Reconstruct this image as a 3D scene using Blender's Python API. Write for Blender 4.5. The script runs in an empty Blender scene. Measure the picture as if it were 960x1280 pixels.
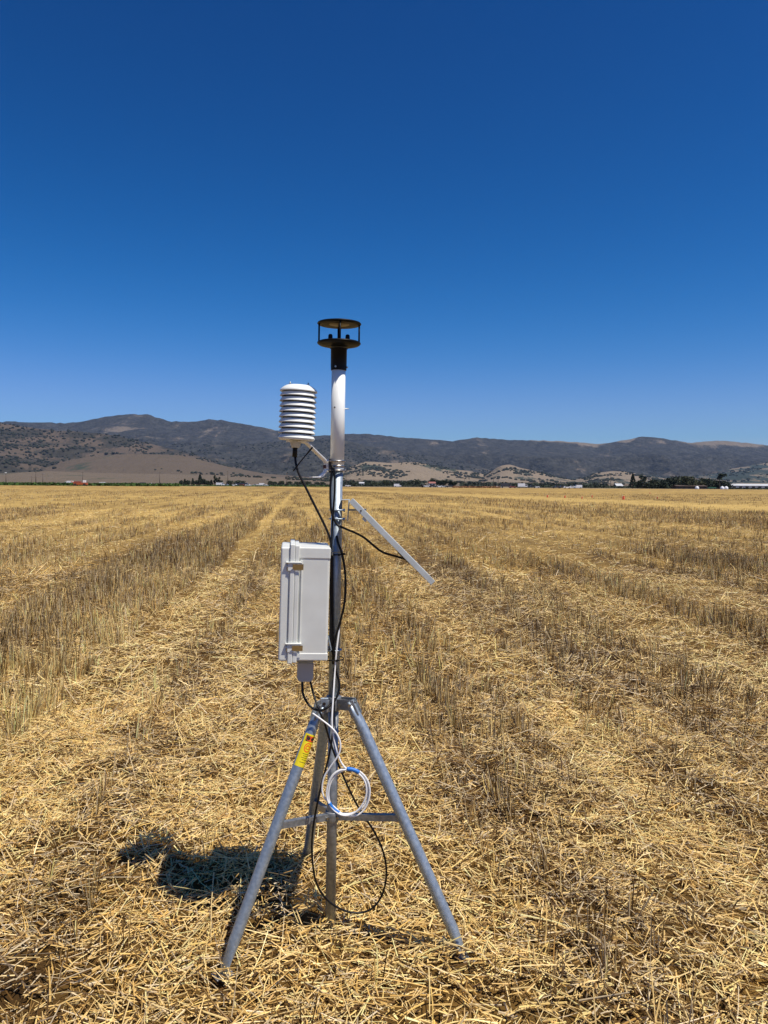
import bpy, math, random
import numpy as np
from mathutils import Vector, Matrix, Euler
random.seed(7); rng = np.random.default_rng(7)
R = math.radians
sc = bpy.context.scene
COL = sc.collection

# ------------------------------------------------------------------ camera
EYE = Vector((0, 0, 1.5)); FPX = 960.0
PITCH, ROLL = R(2.02), R(0.36)
F = Vector((0, math.cos(PITCH), -math.sin(PITCH)))
U0 = Vector((0, math.sin(PITCH), math.cos(PITCH))); X0 = Vector((1, 0, 0))
RT = X0 * math.cos(ROLL) + U0 * math.sin(ROLL)
UP = U0 * math.cos(ROLL) - X0 * math.sin(ROLL)
cam = bpy.data.objects.new('camera', bpy.data.cameras.new('camera')); COL.objects.link(cam)
cam.data.sensor_fit = 'HORIZONTAL'; cam.data.sensor_width = 36; cam.data.lens = 36
cam.data.clip_start = 0.05; cam.data.clip_end = 60000
M = Matrix((RT, UP, -F)).transposed().to_4x4(); M.translation = EYE
cam.matrix_world = M
sc.camera = cam
def P(px, py, Y):                      # point seen at photo pixel (px, py) at distance Y
    d = RT * ((px - 480) / FPX) + UP * ((640 - py) / FPX) + F
    return EYE + d * (Y / d.y)
def G(px, py, z=0.0):                  # point of the ground seen at photo pixel
    d = RT * ((px - 480) / FPX) + UP * ((640 - py) / FPX) + F
    return EYE + d * ((z - EYE.z) / d.z)
def proj(p):
    q = Vector(p) - EYE; w = q.dot(F)
    return 480 + FPX * q.dot(RT) / w, 640 - FPX * q.dot(UP) / w

# ------------------------------------------------------------------ sky, sun, exposure
EXPO = 0.25
SUN_EL = R(64.0); SUN_DIR = Vector((0.822 * math.cos(SUN_EL), -0.569 * math.cos(SUN_EL), math.sin(SUN_EL))).normalized()
SUN_ROT = math.atan2(SUN_DIR.x, SUN_DIR.y)
w = bpy.data.worlds.new('World'); sc.world = w; w.use_nodes = True
nt = w.node_tree; bg = nt.nodes['Background']
sky = nt.nodes.new('ShaderNodeTexSky'); sky.sky_type = 'NISHITA'; sky.sun_disc = False
sky.sun_elevation = SUN_EL; sky.sun_rotation = SUN_ROT
sky.altitude = 300; sky.air_density = 1.0; sky.dust_density = 0.15; sky.ozone_density = 3.0
hs = nt.nodes.new('ShaderNodeHueSaturation'); hs.inputs['Saturation'].default_value = 1.22; nt.links.new(sky.outputs[0], hs.inputs['Color'])
sepc = nt.nodes.new('ShaderNodeSeparateColor'); comc = nt.nodes.new('ShaderNodeCombineColor'); nt.links.new(hs.outputs[0], sepc.inputs[0])
for i, (gm, mu, p_, A_, B_) in enumerate(((2.75, 6.6, 1.25, 4.2, 16.0), (1.68, 1.72, 1.0, 1.26, 1.1), (1.6, 1.88, 1.0, 1.05, .12))):      # deep saturated blue of the photograph's clear sky, the same all round
    s1 = nt.nodes.new('ShaderNodeMath'); s1.operation = 'MULTIPLY'; s1.inputs[1].default_value = .085
    s2 = nt.nodes.new('ShaderNodeMath'); s2.operation = 'POWER'; s2.inputs[1].default_value = gm
    s3 = nt.nodes.new('ShaderNodeMath'); s3.operation = 'MULTIPLY'; s3.inputs[1].default_value = mu
    s4 = nt.nodes.new('ShaderNodeMath'); s4.operation = 'POWER'; s4.inputs[1].default_value = p_
    s5 = nt.nodes.new('ShaderNodeMath'); s5.operation = 'MULTIPLY_ADD'; s5.inputs[1].default_value = B_; s5.inputs[2].default_value = 1.0
    s6 = nt.nodes.new('ShaderNodeMath'); s6.operation = 'DIVIDE'
    s7 = nt.nodes.new('ShaderNodeMath'); s7.operation = 'MULTIPLY'; s7.inputs[1].default_value = A_ / .1 / 2 ** EXPO
    nt.links.new(sepc.outputs[i], s1.inputs[0]); nt.links.new(s1.outputs[0], s2.inputs[0]); nt.links.new(s2.outputs[0], s3.inputs[0]); nt.links.new(s3.outputs[0], s4.inputs[0])
    nt.links.new(s4.outputs[0], s5.inputs[0]); nt.links.new(s4.outputs[0], s6.inputs[0]); nt.links.new(s5.outputs[0], s6.inputs[1])
    if i == 0:                          # the aureole round the sun stays white, as in any clear sky
        au = nt.nodes.new('ShaderNodeMapRange'); au.inputs['From Min'].default_value = .45; au.inputs['From Max'].default_value = 2.5; au.inputs['To Max'].default_value = .16
        nt.links.new(s3.outputs[0], au.inputs[0]); s8 = nt.nodes.new('ShaderNodeMath'); nt.links.new(s6.outputs[0], s8.inputs[0]); nt.links.new(au.outputs[0], s8.inputs[1]); s6 = s8
    nt.links.new(s6.outputs[0], s7.inputs[0]); nt.links.new(s7.outputs[0], comc.inputs[i])
nt.links.new(comc.outputs[0], bg.inputs['Color']); bg.inputs['Strength'].default_value = 0.1
sl = bpy.data.lights.new('sun', 'SUN'); sl.energy = 4.6; sl.angle = R(0.53); sl.color = (1.0, 0.925, 0.82)
so = bpy.data.objects.new('sun', sl); COL.objects.link(so)
so.rotation_euler = SUN_DIR.to_track_quat('Z', 'Y').to_euler(); so.location = (5, -4, 12)
vs = sc.view_settings; vs.view_transform = 'Standard'; vs.look = 'None'; vs.exposure = EXPO; vs.gamma = 1.0
sc.cycles.max_bounces = 6; sc.cycles.diffuse_bounces = 3; sc.cycles.volume_bounces = 0

# ------------------------------------------------------------------ helpers
ORG = {}
def link(o, parent=None):
    COL.objects.link(o)
    if parent is not None: o.parent = parent
    return o
def tag(o, label=None, cat=None, group=None, kind=None):
    if label: o['label'] = label
    if cat: o['category'] = cat
    if group: o['group'] = group
    if kind: o['kind'] = kind
    return o
def thing(name, loc, label, cat, group=None):
    o = bpy.data.objects.new(name, None); o.empty_display_size = 0.2
    o.location = loc; link(o); ORG[o.name] = Vector(loc)
    return tag(o, label, cat, group)
def npmesh(name, V, Q, mat, tint=None, smooth=False, k=4):
    V = np.asarray(V, dtype=np.float32); Q = np.asarray(Q, dtype=np.int32)
    me = bpy.data.meshes.new(name)
    me.vertices.add(len(V)); me.vertices.foreach_set('co', V.ravel())
    me.loops.add(Q.size); me.loops.foreach_set('vertex_index', Q.ravel())
    me.polygons.add(len(Q)); me.polygons.foreach_set('loop_start', np.arange(0, Q.size, k, dtype=np.int32))
    me.polygons.foreach_set('loop_total', np.full(len(Q), k, dtype=np.int32))
    me.update(calc_edges=True)
    if tint is not None:
        a = me.attributes.new('tint', 'FLOAT_COLOR', 'POINT')
        c = np.ones((len(V), 4), dtype=np.float32); c[:, :3] = tint; a.data.foreach_set('color', c.ravel())
    if smooth: me.shade_smooth()
    else: me.shade_flat()
    me.materials.append(mat)
    return me
class MB:
    def __init__(s): s.v = []; s.f = []; s.sm = []
    def add(s, V, Fc, smooth=False):
        n = len(s.v); s.v += [Vector(p) for p in V]
        s.f += [tuple(i + n for i in f) for f in Fc]; s.sm += [smooth] * len(Fc)
        return s
    def box(s, c, size, ax=None):      # centre, full sizes, axes
        ax = ax or (Vector((1, 0, 0)), Vector((0, 1, 0)), Vector((0, 0, 1))); c = Vector(c)
        V = [c + ax[0] * (i * size[0] / 2) + ax[1] * (j * size[1] / 2) + ax[2] * (k * size[2] / 2) for i in (-1, 1) for j in (-1, 1) for k in (-1, 1)]
        return s.add(V, [(0, 1, 3, 2), (4, 6, 7, 5), (0, 4, 5, 1), (2, 3, 7, 6), (0, 2, 6, 4), (1, 5, 7, 3)])
    def rbox(s, c, size, b, ax=None):  # box with chamfered edges (three-way bevel)
        ax = ax or (Vector((1, 0, 0)), Vector((0, 1, 0)), Vector((0, 0, 1))); c = Vector(c)
        import bmesh
        bm = bmesh.new(); bmesh.ops.create_cube(bm, size=1.0)
        for v in bm.verts: v.co = Vector((v.co.x * size[0], v.co.y * size[1], v.co.z * size[2]))
        bmesh.ops.bevel(bm, geom=bm.edges[:] + bm.verts[:], offset=b, segments=3, profile=0.5, affect='EDGES')
        bm.verts.index_update()
        V = [c + ax[0] * v.co.x + ax[1] * v.co.y + ax[2] * v.co.z for v in bm.verts]
        Fc = [tuple(v.index for v in f.verts) for f in bm.faces]; bm.free()
        return s.add(V, Fc)
    def bar(s, a, b, wd, th, side=None):   # flat bar from a to b
        a = Vector(a); b = Vector(b); d = (b - a); L = d.length; d.normalize()
        sd = Vector(side) if side is not None else Vector((0, 0, 1))
        sd = (sd - d * sd.dot(d)).normalized(); n = d.cross(sd)
        return s.box((a + b) / 2, (L, wd, th), (d, sd, n))
    def loft(s, pts, rad, n=16, ref=(0, 1, 0), cap=True, smooth=True):
        pts = [Vector(p) for p in pts]; m = len(pts); rings = []
        nrm = Vector(ref)
        for i, p in enumerate(pts):
            t = (pts[min(i + 1, m - 1)] - pts[max(i - 1, 0)]).normalized()
            nrm = (nrm - t * nrm.dot(t)).normalized(); bn = t.cross(nrm)
            r = rad[i] if isinstance(rad, (list, tuple)) else rad
            ra, rb = r if isinstance(r, tuple) else (r, r)
            rings.append([p + nrm * (ra * math.cos(2 * math.pi * k / n)) + bn * (rb * math.sin(2 * math.pi * k / n)) for k in range(n)])
        V = [q for r_ in rings for q in r_]
        Fc = [(i * n + k, i * n + (k + 1) % n, (i + 1) * n + (k + 1) % n, (i + 1) * n + k) for i in range(m - 1) for k in range(n)]
        b0 = len(s.v); s.add(V, Fc, smooth)
        if cap:
            s.f.append(tuple(b0 + k for k in reversed(range(n)))); s.f.append(tuple(b0 + (m - 1) * n + k for k in range(n))); s.sm += [False, False]
        return s
    def cyl(s, a, b, r, n=16, r2=None, smooth=True):
        return s.loft([a, b], [r, r if r2 is None else r2], n, ref=(0.3, 1, 0.2), smooth=smooth)
    def lathe(s, prof, o, ax, n=40, smooth=True):   # profile (r, h) about axis
        ax = Vector(ax).normalized(); e1 = Vector((1, 0, 0)); e1 = (e1 - ax * e1.dot(ax)).normalized(); e2 = ax.cross(e1); o = Vector(o)
        V = [o + ax * h + (e1 * math.cos(2 * math.pi * k / n) + e2 * math.sin(2 * math.pi * k / n)) * r for r, h in prof for k in range(n)]
        return s.add(V, [(i * n + k, i * n + (k + 1) % n, (i + 1) * n + (k + 1) % n, (i + 1) * n + k) for i in range(len(prof) - 1) for k in range(n)], smooth)
    def build(s, name, mat, parent=None, bevel=None):
        root = parent
        while root is not None and root.parent is not None: root = root.parent
        if root is None:
            zmin = min(v.z for v in s.v); c = sum(s.v, Vector()) / len(s.v); org = Vector((c.x, c.y, zmin))
        else: org = ORG[root.name]
        me = bpy.data.meshes.new(name); me.from_pydata([v - org for v in s.v], [], s.f)
        me.polygons.foreach_set('use_smooth', s.sm); me.materials.append(mat); me.update()
        o = bpy.data.objects.new(name, me); link(o, parent)
        if parent is None: o.location = org; ORG[o.name] = org
        if bevel:
            b = o.modifiers.new('bevel', 'BEVEL'); b.width = bevel; b.segments = 2; b.limit_method = 'ANGLE'
        return o
def smooth_path(pts, k=8):
    pts = [Vector(p) for p in pts]; out = []
    q = [2 * pts[0] - pts[1]] + pts + [2 * pts[-1] - pts[-2]]
    for i in range(1, len(q) - 2):
        for j in range(k):
            t = j / k; a, b, c, d = q[i - 1], q[i], q[i + 1], q[i + 2]
            out.append(0.5 * ((2 * b) + (c - a) * t + (2 * a - 5 * b + 4 * c - d) * t * t + (3 * b - a - 3 * c + d) * t ** 3))
    return out + [pts[-1]]
def copy_tree(o, loc, rz=0.0, label=None, scale=None):
    r = o.copy(); COL.objects.link(r); r.location = loc; r.rotation_euler = (0, 0, rz)
    if scale: r.scale = scale
    if label: r['label'] = label
    for ch in o.children:
        c = ch.copy(); COL.objects.link(c); c.parent = r
        for g in ch.children:
            d = g.copy(); COL.objects.link(d); d.parent = c
    return r
# value noise on numpy arrays
_T = rng.random((256, 256))
def vnoise(x, y):
    x = np.asarray(x, float); y = np.asarray(y, float)
    xi = np.floor(x).astype(int); yi = np.floor(y).astype(int); fx = x - xi; fy = y - yi
    fx = fx * fx * (3 - 2 * fx); fy = fy * fy * (3 - 2 * fy)
    a = _T[xi & 255, yi & 255]; b = _T[(xi + 1) & 255, yi & 255]; c = _T[xi & 255, (yi + 1) & 255]; d = _T[(xi + 1) & 255, (yi + 1) & 255]
    return (a * (1 - fx) + b * fx) * (1 - fy) + (c * (1 - fx) + d * fx) * fy
def fbm(x, y, o=4, g=0.5):
    s = 0; a = 1; t = 0
    for i in range(o):
        s = s + a * vnoise(x * 2 ** i + 17.3 * i, y * 2 ** i + 9.1 * i); t += a; a *= g
    return s / t
def sstep(a, b, x):
    t = np.clip((x - a) / (b - a), 0, 1); return t * t * (3 - 2 * t)

# ------------------------------------------------------------------ materials
def mat(name, color=(.5, .5, .5), rough=.5, metal=0.0, spec=.5, noise=None, bump=None, coat=0.0):
    m = bpy.data.materials.new(name); m.use_nodes = True; n = m.node_tree; b = n.nodes['Principled BSDF']
    b.inputs['Base Color'].default_value = (*color, 1); b.inputs['Roughness'].default_value = rough
    b.inputs['Metallic'].default_value = metal; b.inputs['Specular IOR Level'].default_value = spec; b.inputs['Coat Weight'].default_value = coat
    tc = n.nodes.new('ShaderNodeTexCoord')
    if noise:                          # (scale, second colour, detail)
        t = n.nodes.new('ShaderNodeTexNoise'); t.inputs['Scale'].default_value = noise[0]; t.inputs['Detail'].default_value = noise[2]
        r = n.nodes.new('ShaderNodeValToRGB'); r.color_ramp.elements[0].position = .38; r.color_ramp.elements[1].position = .66
        r.color_ramp.elements[0].color = (*color, 1); r.color_ramp.elements[1].color = (*noise[1], 1)
        n.links.new(tc.outputs['Object'], t.inputs['Vector']); n.links.new(t.outputs['Fac'], r.inputs[0]); n.links.new(r.outputs[0], b.inputs['Base Color'])
        mr = n.nodes.new('ShaderNodeMapRange'); mr.inputs['To Min'].default_value = rough * .8; mr.inputs['To Max'].default_value = min(1, rough * 1.25)
        n.links.new(t.outputs['Fac'], mr.inputs[0]); n.links.new(mr.outputs[0], b.inputs['Roughness'])
    if bump:
        t = n.nodes.new('ShaderNodeTexNoise'); t.inputs['Scale'].default_value = bump[0]; t.inputs['Detail'].default_value = 4
        bp = n.nodes.new('ShaderNodeBump'); bp.inputs['Strength'].default_value = bump[1]; bp.inputs['Distance'].default_value = bump[2]
        n.links.new(tc.outputs['Object'], t.inputs['Vector']); n.links.new(t.outputs['Fac'], bp.inputs['Height']); n.links.new(bp.outputs[0], b.inputs['Normal'])
    return m
GALV = mat('galvanised_steel', (.29, .35, .41), .45, .6, noise=(90, (.40, .465, .52), 7), bump=(220, .10, .0008))
GALV2 = mat('weathered_galvanised_steel', (.25, .265, .27), .52, .75, noise=(70, (.36, .375, .38), 6), bump=(260, .12, .0008))
STEEL = mat('stainless_steel', (.48, .45, .41), .30, 1.0)
WHITE = mat('white_painted_tube', (.85, .87, .82), .36, noise=(9, (.82, .84, .79), 3), coat=.1)
PLATEW = mat('white_shield_plastic', (.80, .82, .77), .45)
POWDER = mat('white_powder_coat', (.80, .79, .76), .4)
IVORY = mat('ivory_plastic', (.55, .53, .46), .5)
GREYP = mat('light_grey_fibreglass', (.72, .735, .68), .42, noise=(11, (.66, .67, .615), 7), bump=(400, .05, .0005))
GREYD = mat('mid_grey_plastic', (.42, .42, .41), .45)
BLACK = mat('black_anodised_metal', (.004, .004, .004), .42, spec=.18, noise=(20, (.006, .0055, .005), 3))
RUBBER = mat('black_cable_rubber', (.004, .004, .0045), .45, spec=.3)
WCAB = mat('white_cable_jacket', (.80, .80, .78), .4)
BLUE = mat('blue_tape', (.02, .17, .55), .5)
YEL = mat('yellow_sticker', (.85, .68, .01), .45, noise=(30, (.9, .75, .02), 2))
REDM = mat('red_print', (.85, .12, .01), .5)
DARKP = mat('black_print', (.03, .02, .015), .5)
ALU = mat('aluminium', (.58, .61, .57), .42, .4, noise=(25, (.64, .67, .63), 3))
CELL = mat('solar_cell_glass', (.012, .018, .05), .12, .1, coat=.5)
COPPER = mat('brown_gland_nut', (.10, .035, .02), .5)

def straw_mat():
    m = bpy.data.materials.new('dry_straw'); m.use_nodes = True; n = m.node_tree; b = n.nodes['Principled BSDF']
    a = n.nodes.new('ShaderNodeAttribute'); a.attribute_name = 'tint'
    n.links.new(a.outputs['Color'], b.inputs['Base Color'])
    b.inputs['Roughness'].default_value = .42; b.inputs['Specular IOR Level'].default_value = .38
    tr = n.nodes.new('ShaderNodeBsdfTranslucent'); n.links.new(a.outputs['Color'], tr.inputs['Color'])
    mx = n.nodes.new('ShaderNodeMixShader'); mx.inputs[0].default_value = .05
    n.links.new(b.outputs[0], mx.inputs[1]); n.links.new(tr.outputs[0], mx.inputs[2])
    n.links.new(mx.outputs[0], n.nodes['Material Output'].inputs['Surface'])
    return m
STRAW = straw_mat()

# ------------------------------------------------------------------ the field: swath pattern shared by ground and straw
def rowcoord(x, y): return x * .994 + y * .108, y * .994 - x * .108
def pattern(x, y):
    """returns standing stubble density 0..1, weathering 0..1 (grey brown), gold 0..1"""
    u, v = rowcoord(x, y); wv = x + .23 * y
    n1 = fbm(u * .55 + 40, v * .16 + 11, 4); n2 = fbm(u * 1.9 + 5, v * .7 + 3, 3)
    n3 = fbm(u * 2.4 + 60, v * .13 + 2, 3); n4 = fbm(x * 2.6 + 7, y * 2.6 + 70, 3)
    S = .36 + 1.1 * (n1 - .5) + 2.0 * (n3 - .5); D = .32 + .8 * (n2 - .5) + .5 * (n1 - .5) + 1.7 * (n3 - .5) + 1.1 * (n4 - .5); g = .45 + .9 * (fbm(u * .8 + 90, v * .3, 3) - .5)
    def band(a, b, q, e=.18): return sstep(a - e, a + e, q) * (1 - sstep(b - e, b + e, q))
    def put(arr, m, val): return arr * (1 - m) + val * m
    uw = u + .16 * (fbm(v * .35, u * 0 + 3, 3) - .5) * 2
    m = band(-3.3, -1.58, uw, .09); S = put(S, m, .95 + .5 * (n2 - .5)); D = D + .26 * m
    m = band(-1.56, -1.16, uw, .07); S = put(S, m, .0); D = put(D, m, .0); g = put(g, m, .5)
    m = band(-4.4, -3.6, uw, .2); S = put(S, m, .25); D = D - .1 * m; g = g + .25 * m
    m = band(-7.6, -4.8, uw, .3); S = S + .35 * m
    for a, b in ((1.9, 2.7), (5.5, 6.5), (8.9, 9.7), (-9.5, -8.6)):
        m = band(a, b, uw, .25); S = S - .28 * m; D = D + .16 * m
    for a, b in ((3.0, 5.2), (6.9, 8.6), (-.2, 1.5)):
        m = band(a, b, uw, .3) * sstep(4.6, 8, v); S = S + .22 * m; g = g + .15 * m
    m = band(-1.02, -.1, uw, .12); S = S + .12 * m; D = D + .20 * m
    near = (1 - sstep(3.6, 5.2, y + .35 * x)) * (1 - .85 * sstep(2.7, 3.7, y) * sstep(1.5, 1.75, -u)) * (1 - .6 * sstep(3.0, 4.0, y) * band(-1.05, -.1, uw, .15)); S = S - .38 * near * (1 - .8 * sstep(1.0, 1.9, x)); D = D - .27 * near * (1 - .5 * sstep(1.0, 1.9, x)); g = g + .2 * near
    far = sstep(16, 30, y)
    m = band(-16.5, -12, u + 2.2 * (fbm(v * .05, u * .1, 3) - .5), 1.5) * far; S = S + .3 * m; D = D + .30 * m
    m = band(-30, -24, u + 4 * (fbm(v * .04 + 5, u * .1, 3) - .5), 2.2) * far; S = S + .2 * m; D = D + .18 * m
    m = band(19.5, 32.5, wv, 1.2) * far; S = S + .7 * m; D = D + .22 * m
    m = band(35.5, 45, wv + 3 * (fbm(v * .03, u * .05, 3) - .5), 1.8) * far * .75; S = put(S, m, .0); D = put(D, m, .0); g = put(g, m, .9)
    m = band(50, 74, wv, 2) * far; D = D + .2 * m
    d = np.hypot(x, y); ff = sstep(90, 160, d)
    D = D * (1 - .1 * far) + ff * (.08 + .55 * (fbm(x * .004 + 3, y * .035, 3) - .5)); g = g - .15 * ff
    return np.clip(S, 0, 1), np.clip(D, 0, 1), np.clip(g, 0, 1)
def ground_z(x, y):
    d = np.hypot(x, y); k = 1 - sstep(15, 60, d)
    u, v = rowcoord(x, y)
    return k * (-.026 + .06 * (fbm(x * 1.3 + 31, y * 1.3 + 8, 3) - .5) + .055 * (fbm(x * 4.2, y * 4.2, 3) - .5) - .03 * np.exp(-((u + 1.32) / .22) ** 2))
def straw_color(D, g, n, val=1.0):
    r = rng.random(n); r2 = rng.random(n)
    pale = np.array((.90, .685, .315)); gold = np.array((.78, .445, .085)); brown = np.array((.35, .185, .045)); grey = np.array((.66, .52, .31)); dark = np.array((.085, .044, .012))
    k = (.25 + .75 * g[:, None]) * r2[:, None]
    c = pale[None] * (1 - k) + gold[None] * k
    mb = (r < .14 + .42 * D)[:, None]; mg = ((r > .76 - .2 * D) & (r < .84))[:, None]; md = (r < .06 + .22 * D)[:, None]
    c = np.where(mb, brown * .65 + c * .35 * r2[:, None], c); c = np.where(mg, grey, c); c = np.where(md, dark * .8 + .2 * brown, c)
    return np.minimum(c * (.70 + .5 * rng.random(n))[:, None] * val * (1 - .15 * D[:, None]), .86)

def ribbons(name, c0, d, L, wd, roll, bend, colr, nseg, label):
    """c0 start points, d unit directions, V-folded strips of straw"""
    n = len(L); up = np.tile(np.array((0, 0, 1.0)), (n, 1)); up[np.abs(d[:, 2]) > .8] = (0.3, 1, 0)
    s = np.cross(d, up); s /= np.linalg.norm(s, axis=1)[:, None]; nn = np.cross(s, d)
    cr, sr = np.cos(roll)[:, None], np.sin(roll)[:, None]; s, nn = s * cr + nn * sr, nn * cr - s * sr
    rows = []
    for i in range(nseg + 1):
        t = i / nseg
        c = c0 + d * (L * t)[:, None] + nn * (bend * L * 4 * t * (1 - t))[:, None] if nseg > 1 else c0 + d * (L * t)[:, None]
        taper = (1 - .35 * t)
        h = (wd * .5 * taper)[:, None]
        rows += [c - s * h, c + nn * h * .9, c + s * h]
    V = np.stack(rows, axis=1).reshape(-1, 3); k = 3 * (nseg + 1)
    q = []
    for i in range(nseg):
        for j in range(2): q.append([3 * i + j, 3 * i + j + 1, 3 * i + 4 + j, 3 * i + 3 + j])
    Q = (np.arange(n) * k)[:, None, None] + np.array(q)[None]
    me = npmesh(name, V, Q.reshape(-1, 4), STRAW, tint=np.repeat(colr, k, axis=0))
    o = bpy.data.objects.new(name, me); link(o)
    return tag(o, label, 'straw', kind='stuff')
def sample_wedge(n, y0, y1, pw=1.0, k=.56, m=1.3):
    """n points in the field between distances y0 and y1, denser near the front when pw > 1"""
    out = []
    while sum(map(len, out)) < n:
        t = rng.random(n * 2); y = y0 + (y1 - y0) * t ** pw; hw = k * y + m
        keep = rng.random(n * 2) < hw / (k * y1 + m) * np.where(pw > 1, (y1 / np.maximum(y, .5)) ** .35, 1).clip(0, 3)
        y = y[keep]; hw = hw[keep]; x = (rng.random(len(y)) * 2 - 1) * hw; out.append(np.stack([x, y], 1))
    return np.concatenate(out)[:n]

FEET = [tuple(G(282, 1206))[:2], tuple(G(579, 1191))[:2], tuple(G(384, 1072))[:2]]
def mulch(name, n, y0, y1, pw, nseg, wmul, label, lmul=1.0):
    p = sample_wedge(int(n * 1.5), y0, y1, pw); hole = sstep(.30, .52, fbm(p[:, 0] * 4.6 + 3, p[:, 1] * 4.6 + 50, 3)); uu = rowcoord(p[:, 0], p[:, 1])[0]; tr_ = np.exp(-((uu + 1.32) / .3) ** 2); p = p[rng.random(len(p)) < .62 + .38 * np.maximum(hole, tr_)][:n]; n = len(p)
    x, y = p[:, 0], p[:, 1]; S, D, g = pattern(x, y)
    th = rng.random(n) * 2 * math.pi; clump = vnoise(x * 4.3, y * 4.3) * 9
    th = np.where(rng.random(n) < .28, clump + rng.normal(0, .5, n), th)
    ph = rng.normal(.05, .22, n) + (rng.random(n) < .16) * rng.random(n) * .9
    d = np.stack([np.cos(th) * np.cos(ph), np.sin(th) * np.cos(ph), np.sin(ph)], 1)
    L = np.clip(rng.lognormal(-2.72, .55, n), .02, .22) * lmul; wd = (.0028 + .0042 * rng.random(n) ** 1.6) * wmul
    chaff = rng.random(n) < .22; L = np.where(chaff, .018 + .03 * rng.random(n), L); wd = np.where(chaff, wd * 1.5, wd)
    foot = sum(.038 * np.exp(-((x - q[0]) ** 2 + (y - q[1]) ** 2) / .0085) for q in FEET); pile = sstep(.42, .72, fbm(x * 3.4 + 9, y * 3.4, 3)); z = ground_z(x, y) + .002 + (.018 + .06 * pile) * rng.random(n) ** 1.2 + foot * rng.random(n) + np.abs(np.sin(ph)) * L * .3
    c0 = np.stack([x, y, z], 1) - d * (L / 2)[:, None]
    col = straw_color(D, g, n)
    return ribbons(name, c0, d, L, wd, rng.normal(0, .7, n), rng.normal(0, .05, n), col, nseg, label)
def stubble(name, n, y0, y1, pw, nseg, wmul, hmul, label, per=6, spread=.016):
    """stalks grow in tufts: each tuft has its own spot on a drill row, tone, height and lean"""
    m = int(n / per); p = sample_wedge(int(m * 2.6), y0, y1, pw); x, y = p[:, 0], p[:, 1]; S, D, g = pattern(x, y)
    keep = rng.random(len(x)) < S ** 1.3 * (.35 + .65 * sstep(.3, .7, vnoise(x * 4, y * 4)))
    x, y, S, D, g = [q[keep][:m] for q in (x, y, S, D, g)]; m = len(x)
    if y1 < 50:
        u, v = rowcoord(x, y); u2 = np.round(u / .19) * .19 + rng.normal(0, .016, m); u = np.where(rng.random(m) < .8, u2, u)
        x, y = u * .994 - v * .108, u * .108 + v * .994
    tone = rng.normal(.95, .28, m).clip(.38, 1.4); tl = np.abs(rng.normal(.05, .16, m)); tth = rng.random(m) * 2 * math.pi; tth = np.where(rng.random(m) < .5, vnoise(x * .9, y * .9) * 9, tth); th_ = .55 + .65 * rng.random(m)
    k = np.repeat(np.arange(m), per); k = k[rng.random(len(k)) < .85]; n = len(k)
    x, y, S, D, g, tone = x[k], y[k], S[k], D[k], g[k], tone[k]
    a = rng.random(n) * 6.283; r = np.abs(rng.normal(0, spread, n)); x = x + r * np.cos(a); y = y + r * np.sin(a)
    d = np.stack([np.cos(tth[k]) * tl[k] + np.cos(a) * (.04 + .16 * rng.random(n)), np.sin(tth[k]) * tl[k] + np.sin(a) * (.04 + .16 * rng.random(n)), np.ones(n)], 1)
    bent = rng.random(n) < .08; d[bent, 2] *= .35; d /= np.linalg.norm(d, axis=1)[:, None]
    L = (.09 + .11 * rng.random(n) ** 1.2) * th_[k] * hmul * (.65 + .5 * S); wd = (.0034 + .0032 * rng.random(n)) * wmul
    c0 = np.stack([x, y, ground_z(x, y) - .01], 1)
    col = straw_color(np.clip(D + .02, 0, 1), g * .8, n, .95) * tone[:, None]
    return ribbons(name, c0, d, L, wd, rng.random(n) * 6.28, rng.normal(0, .04, n), np.minimum(col, .86), nseg, label)

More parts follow.
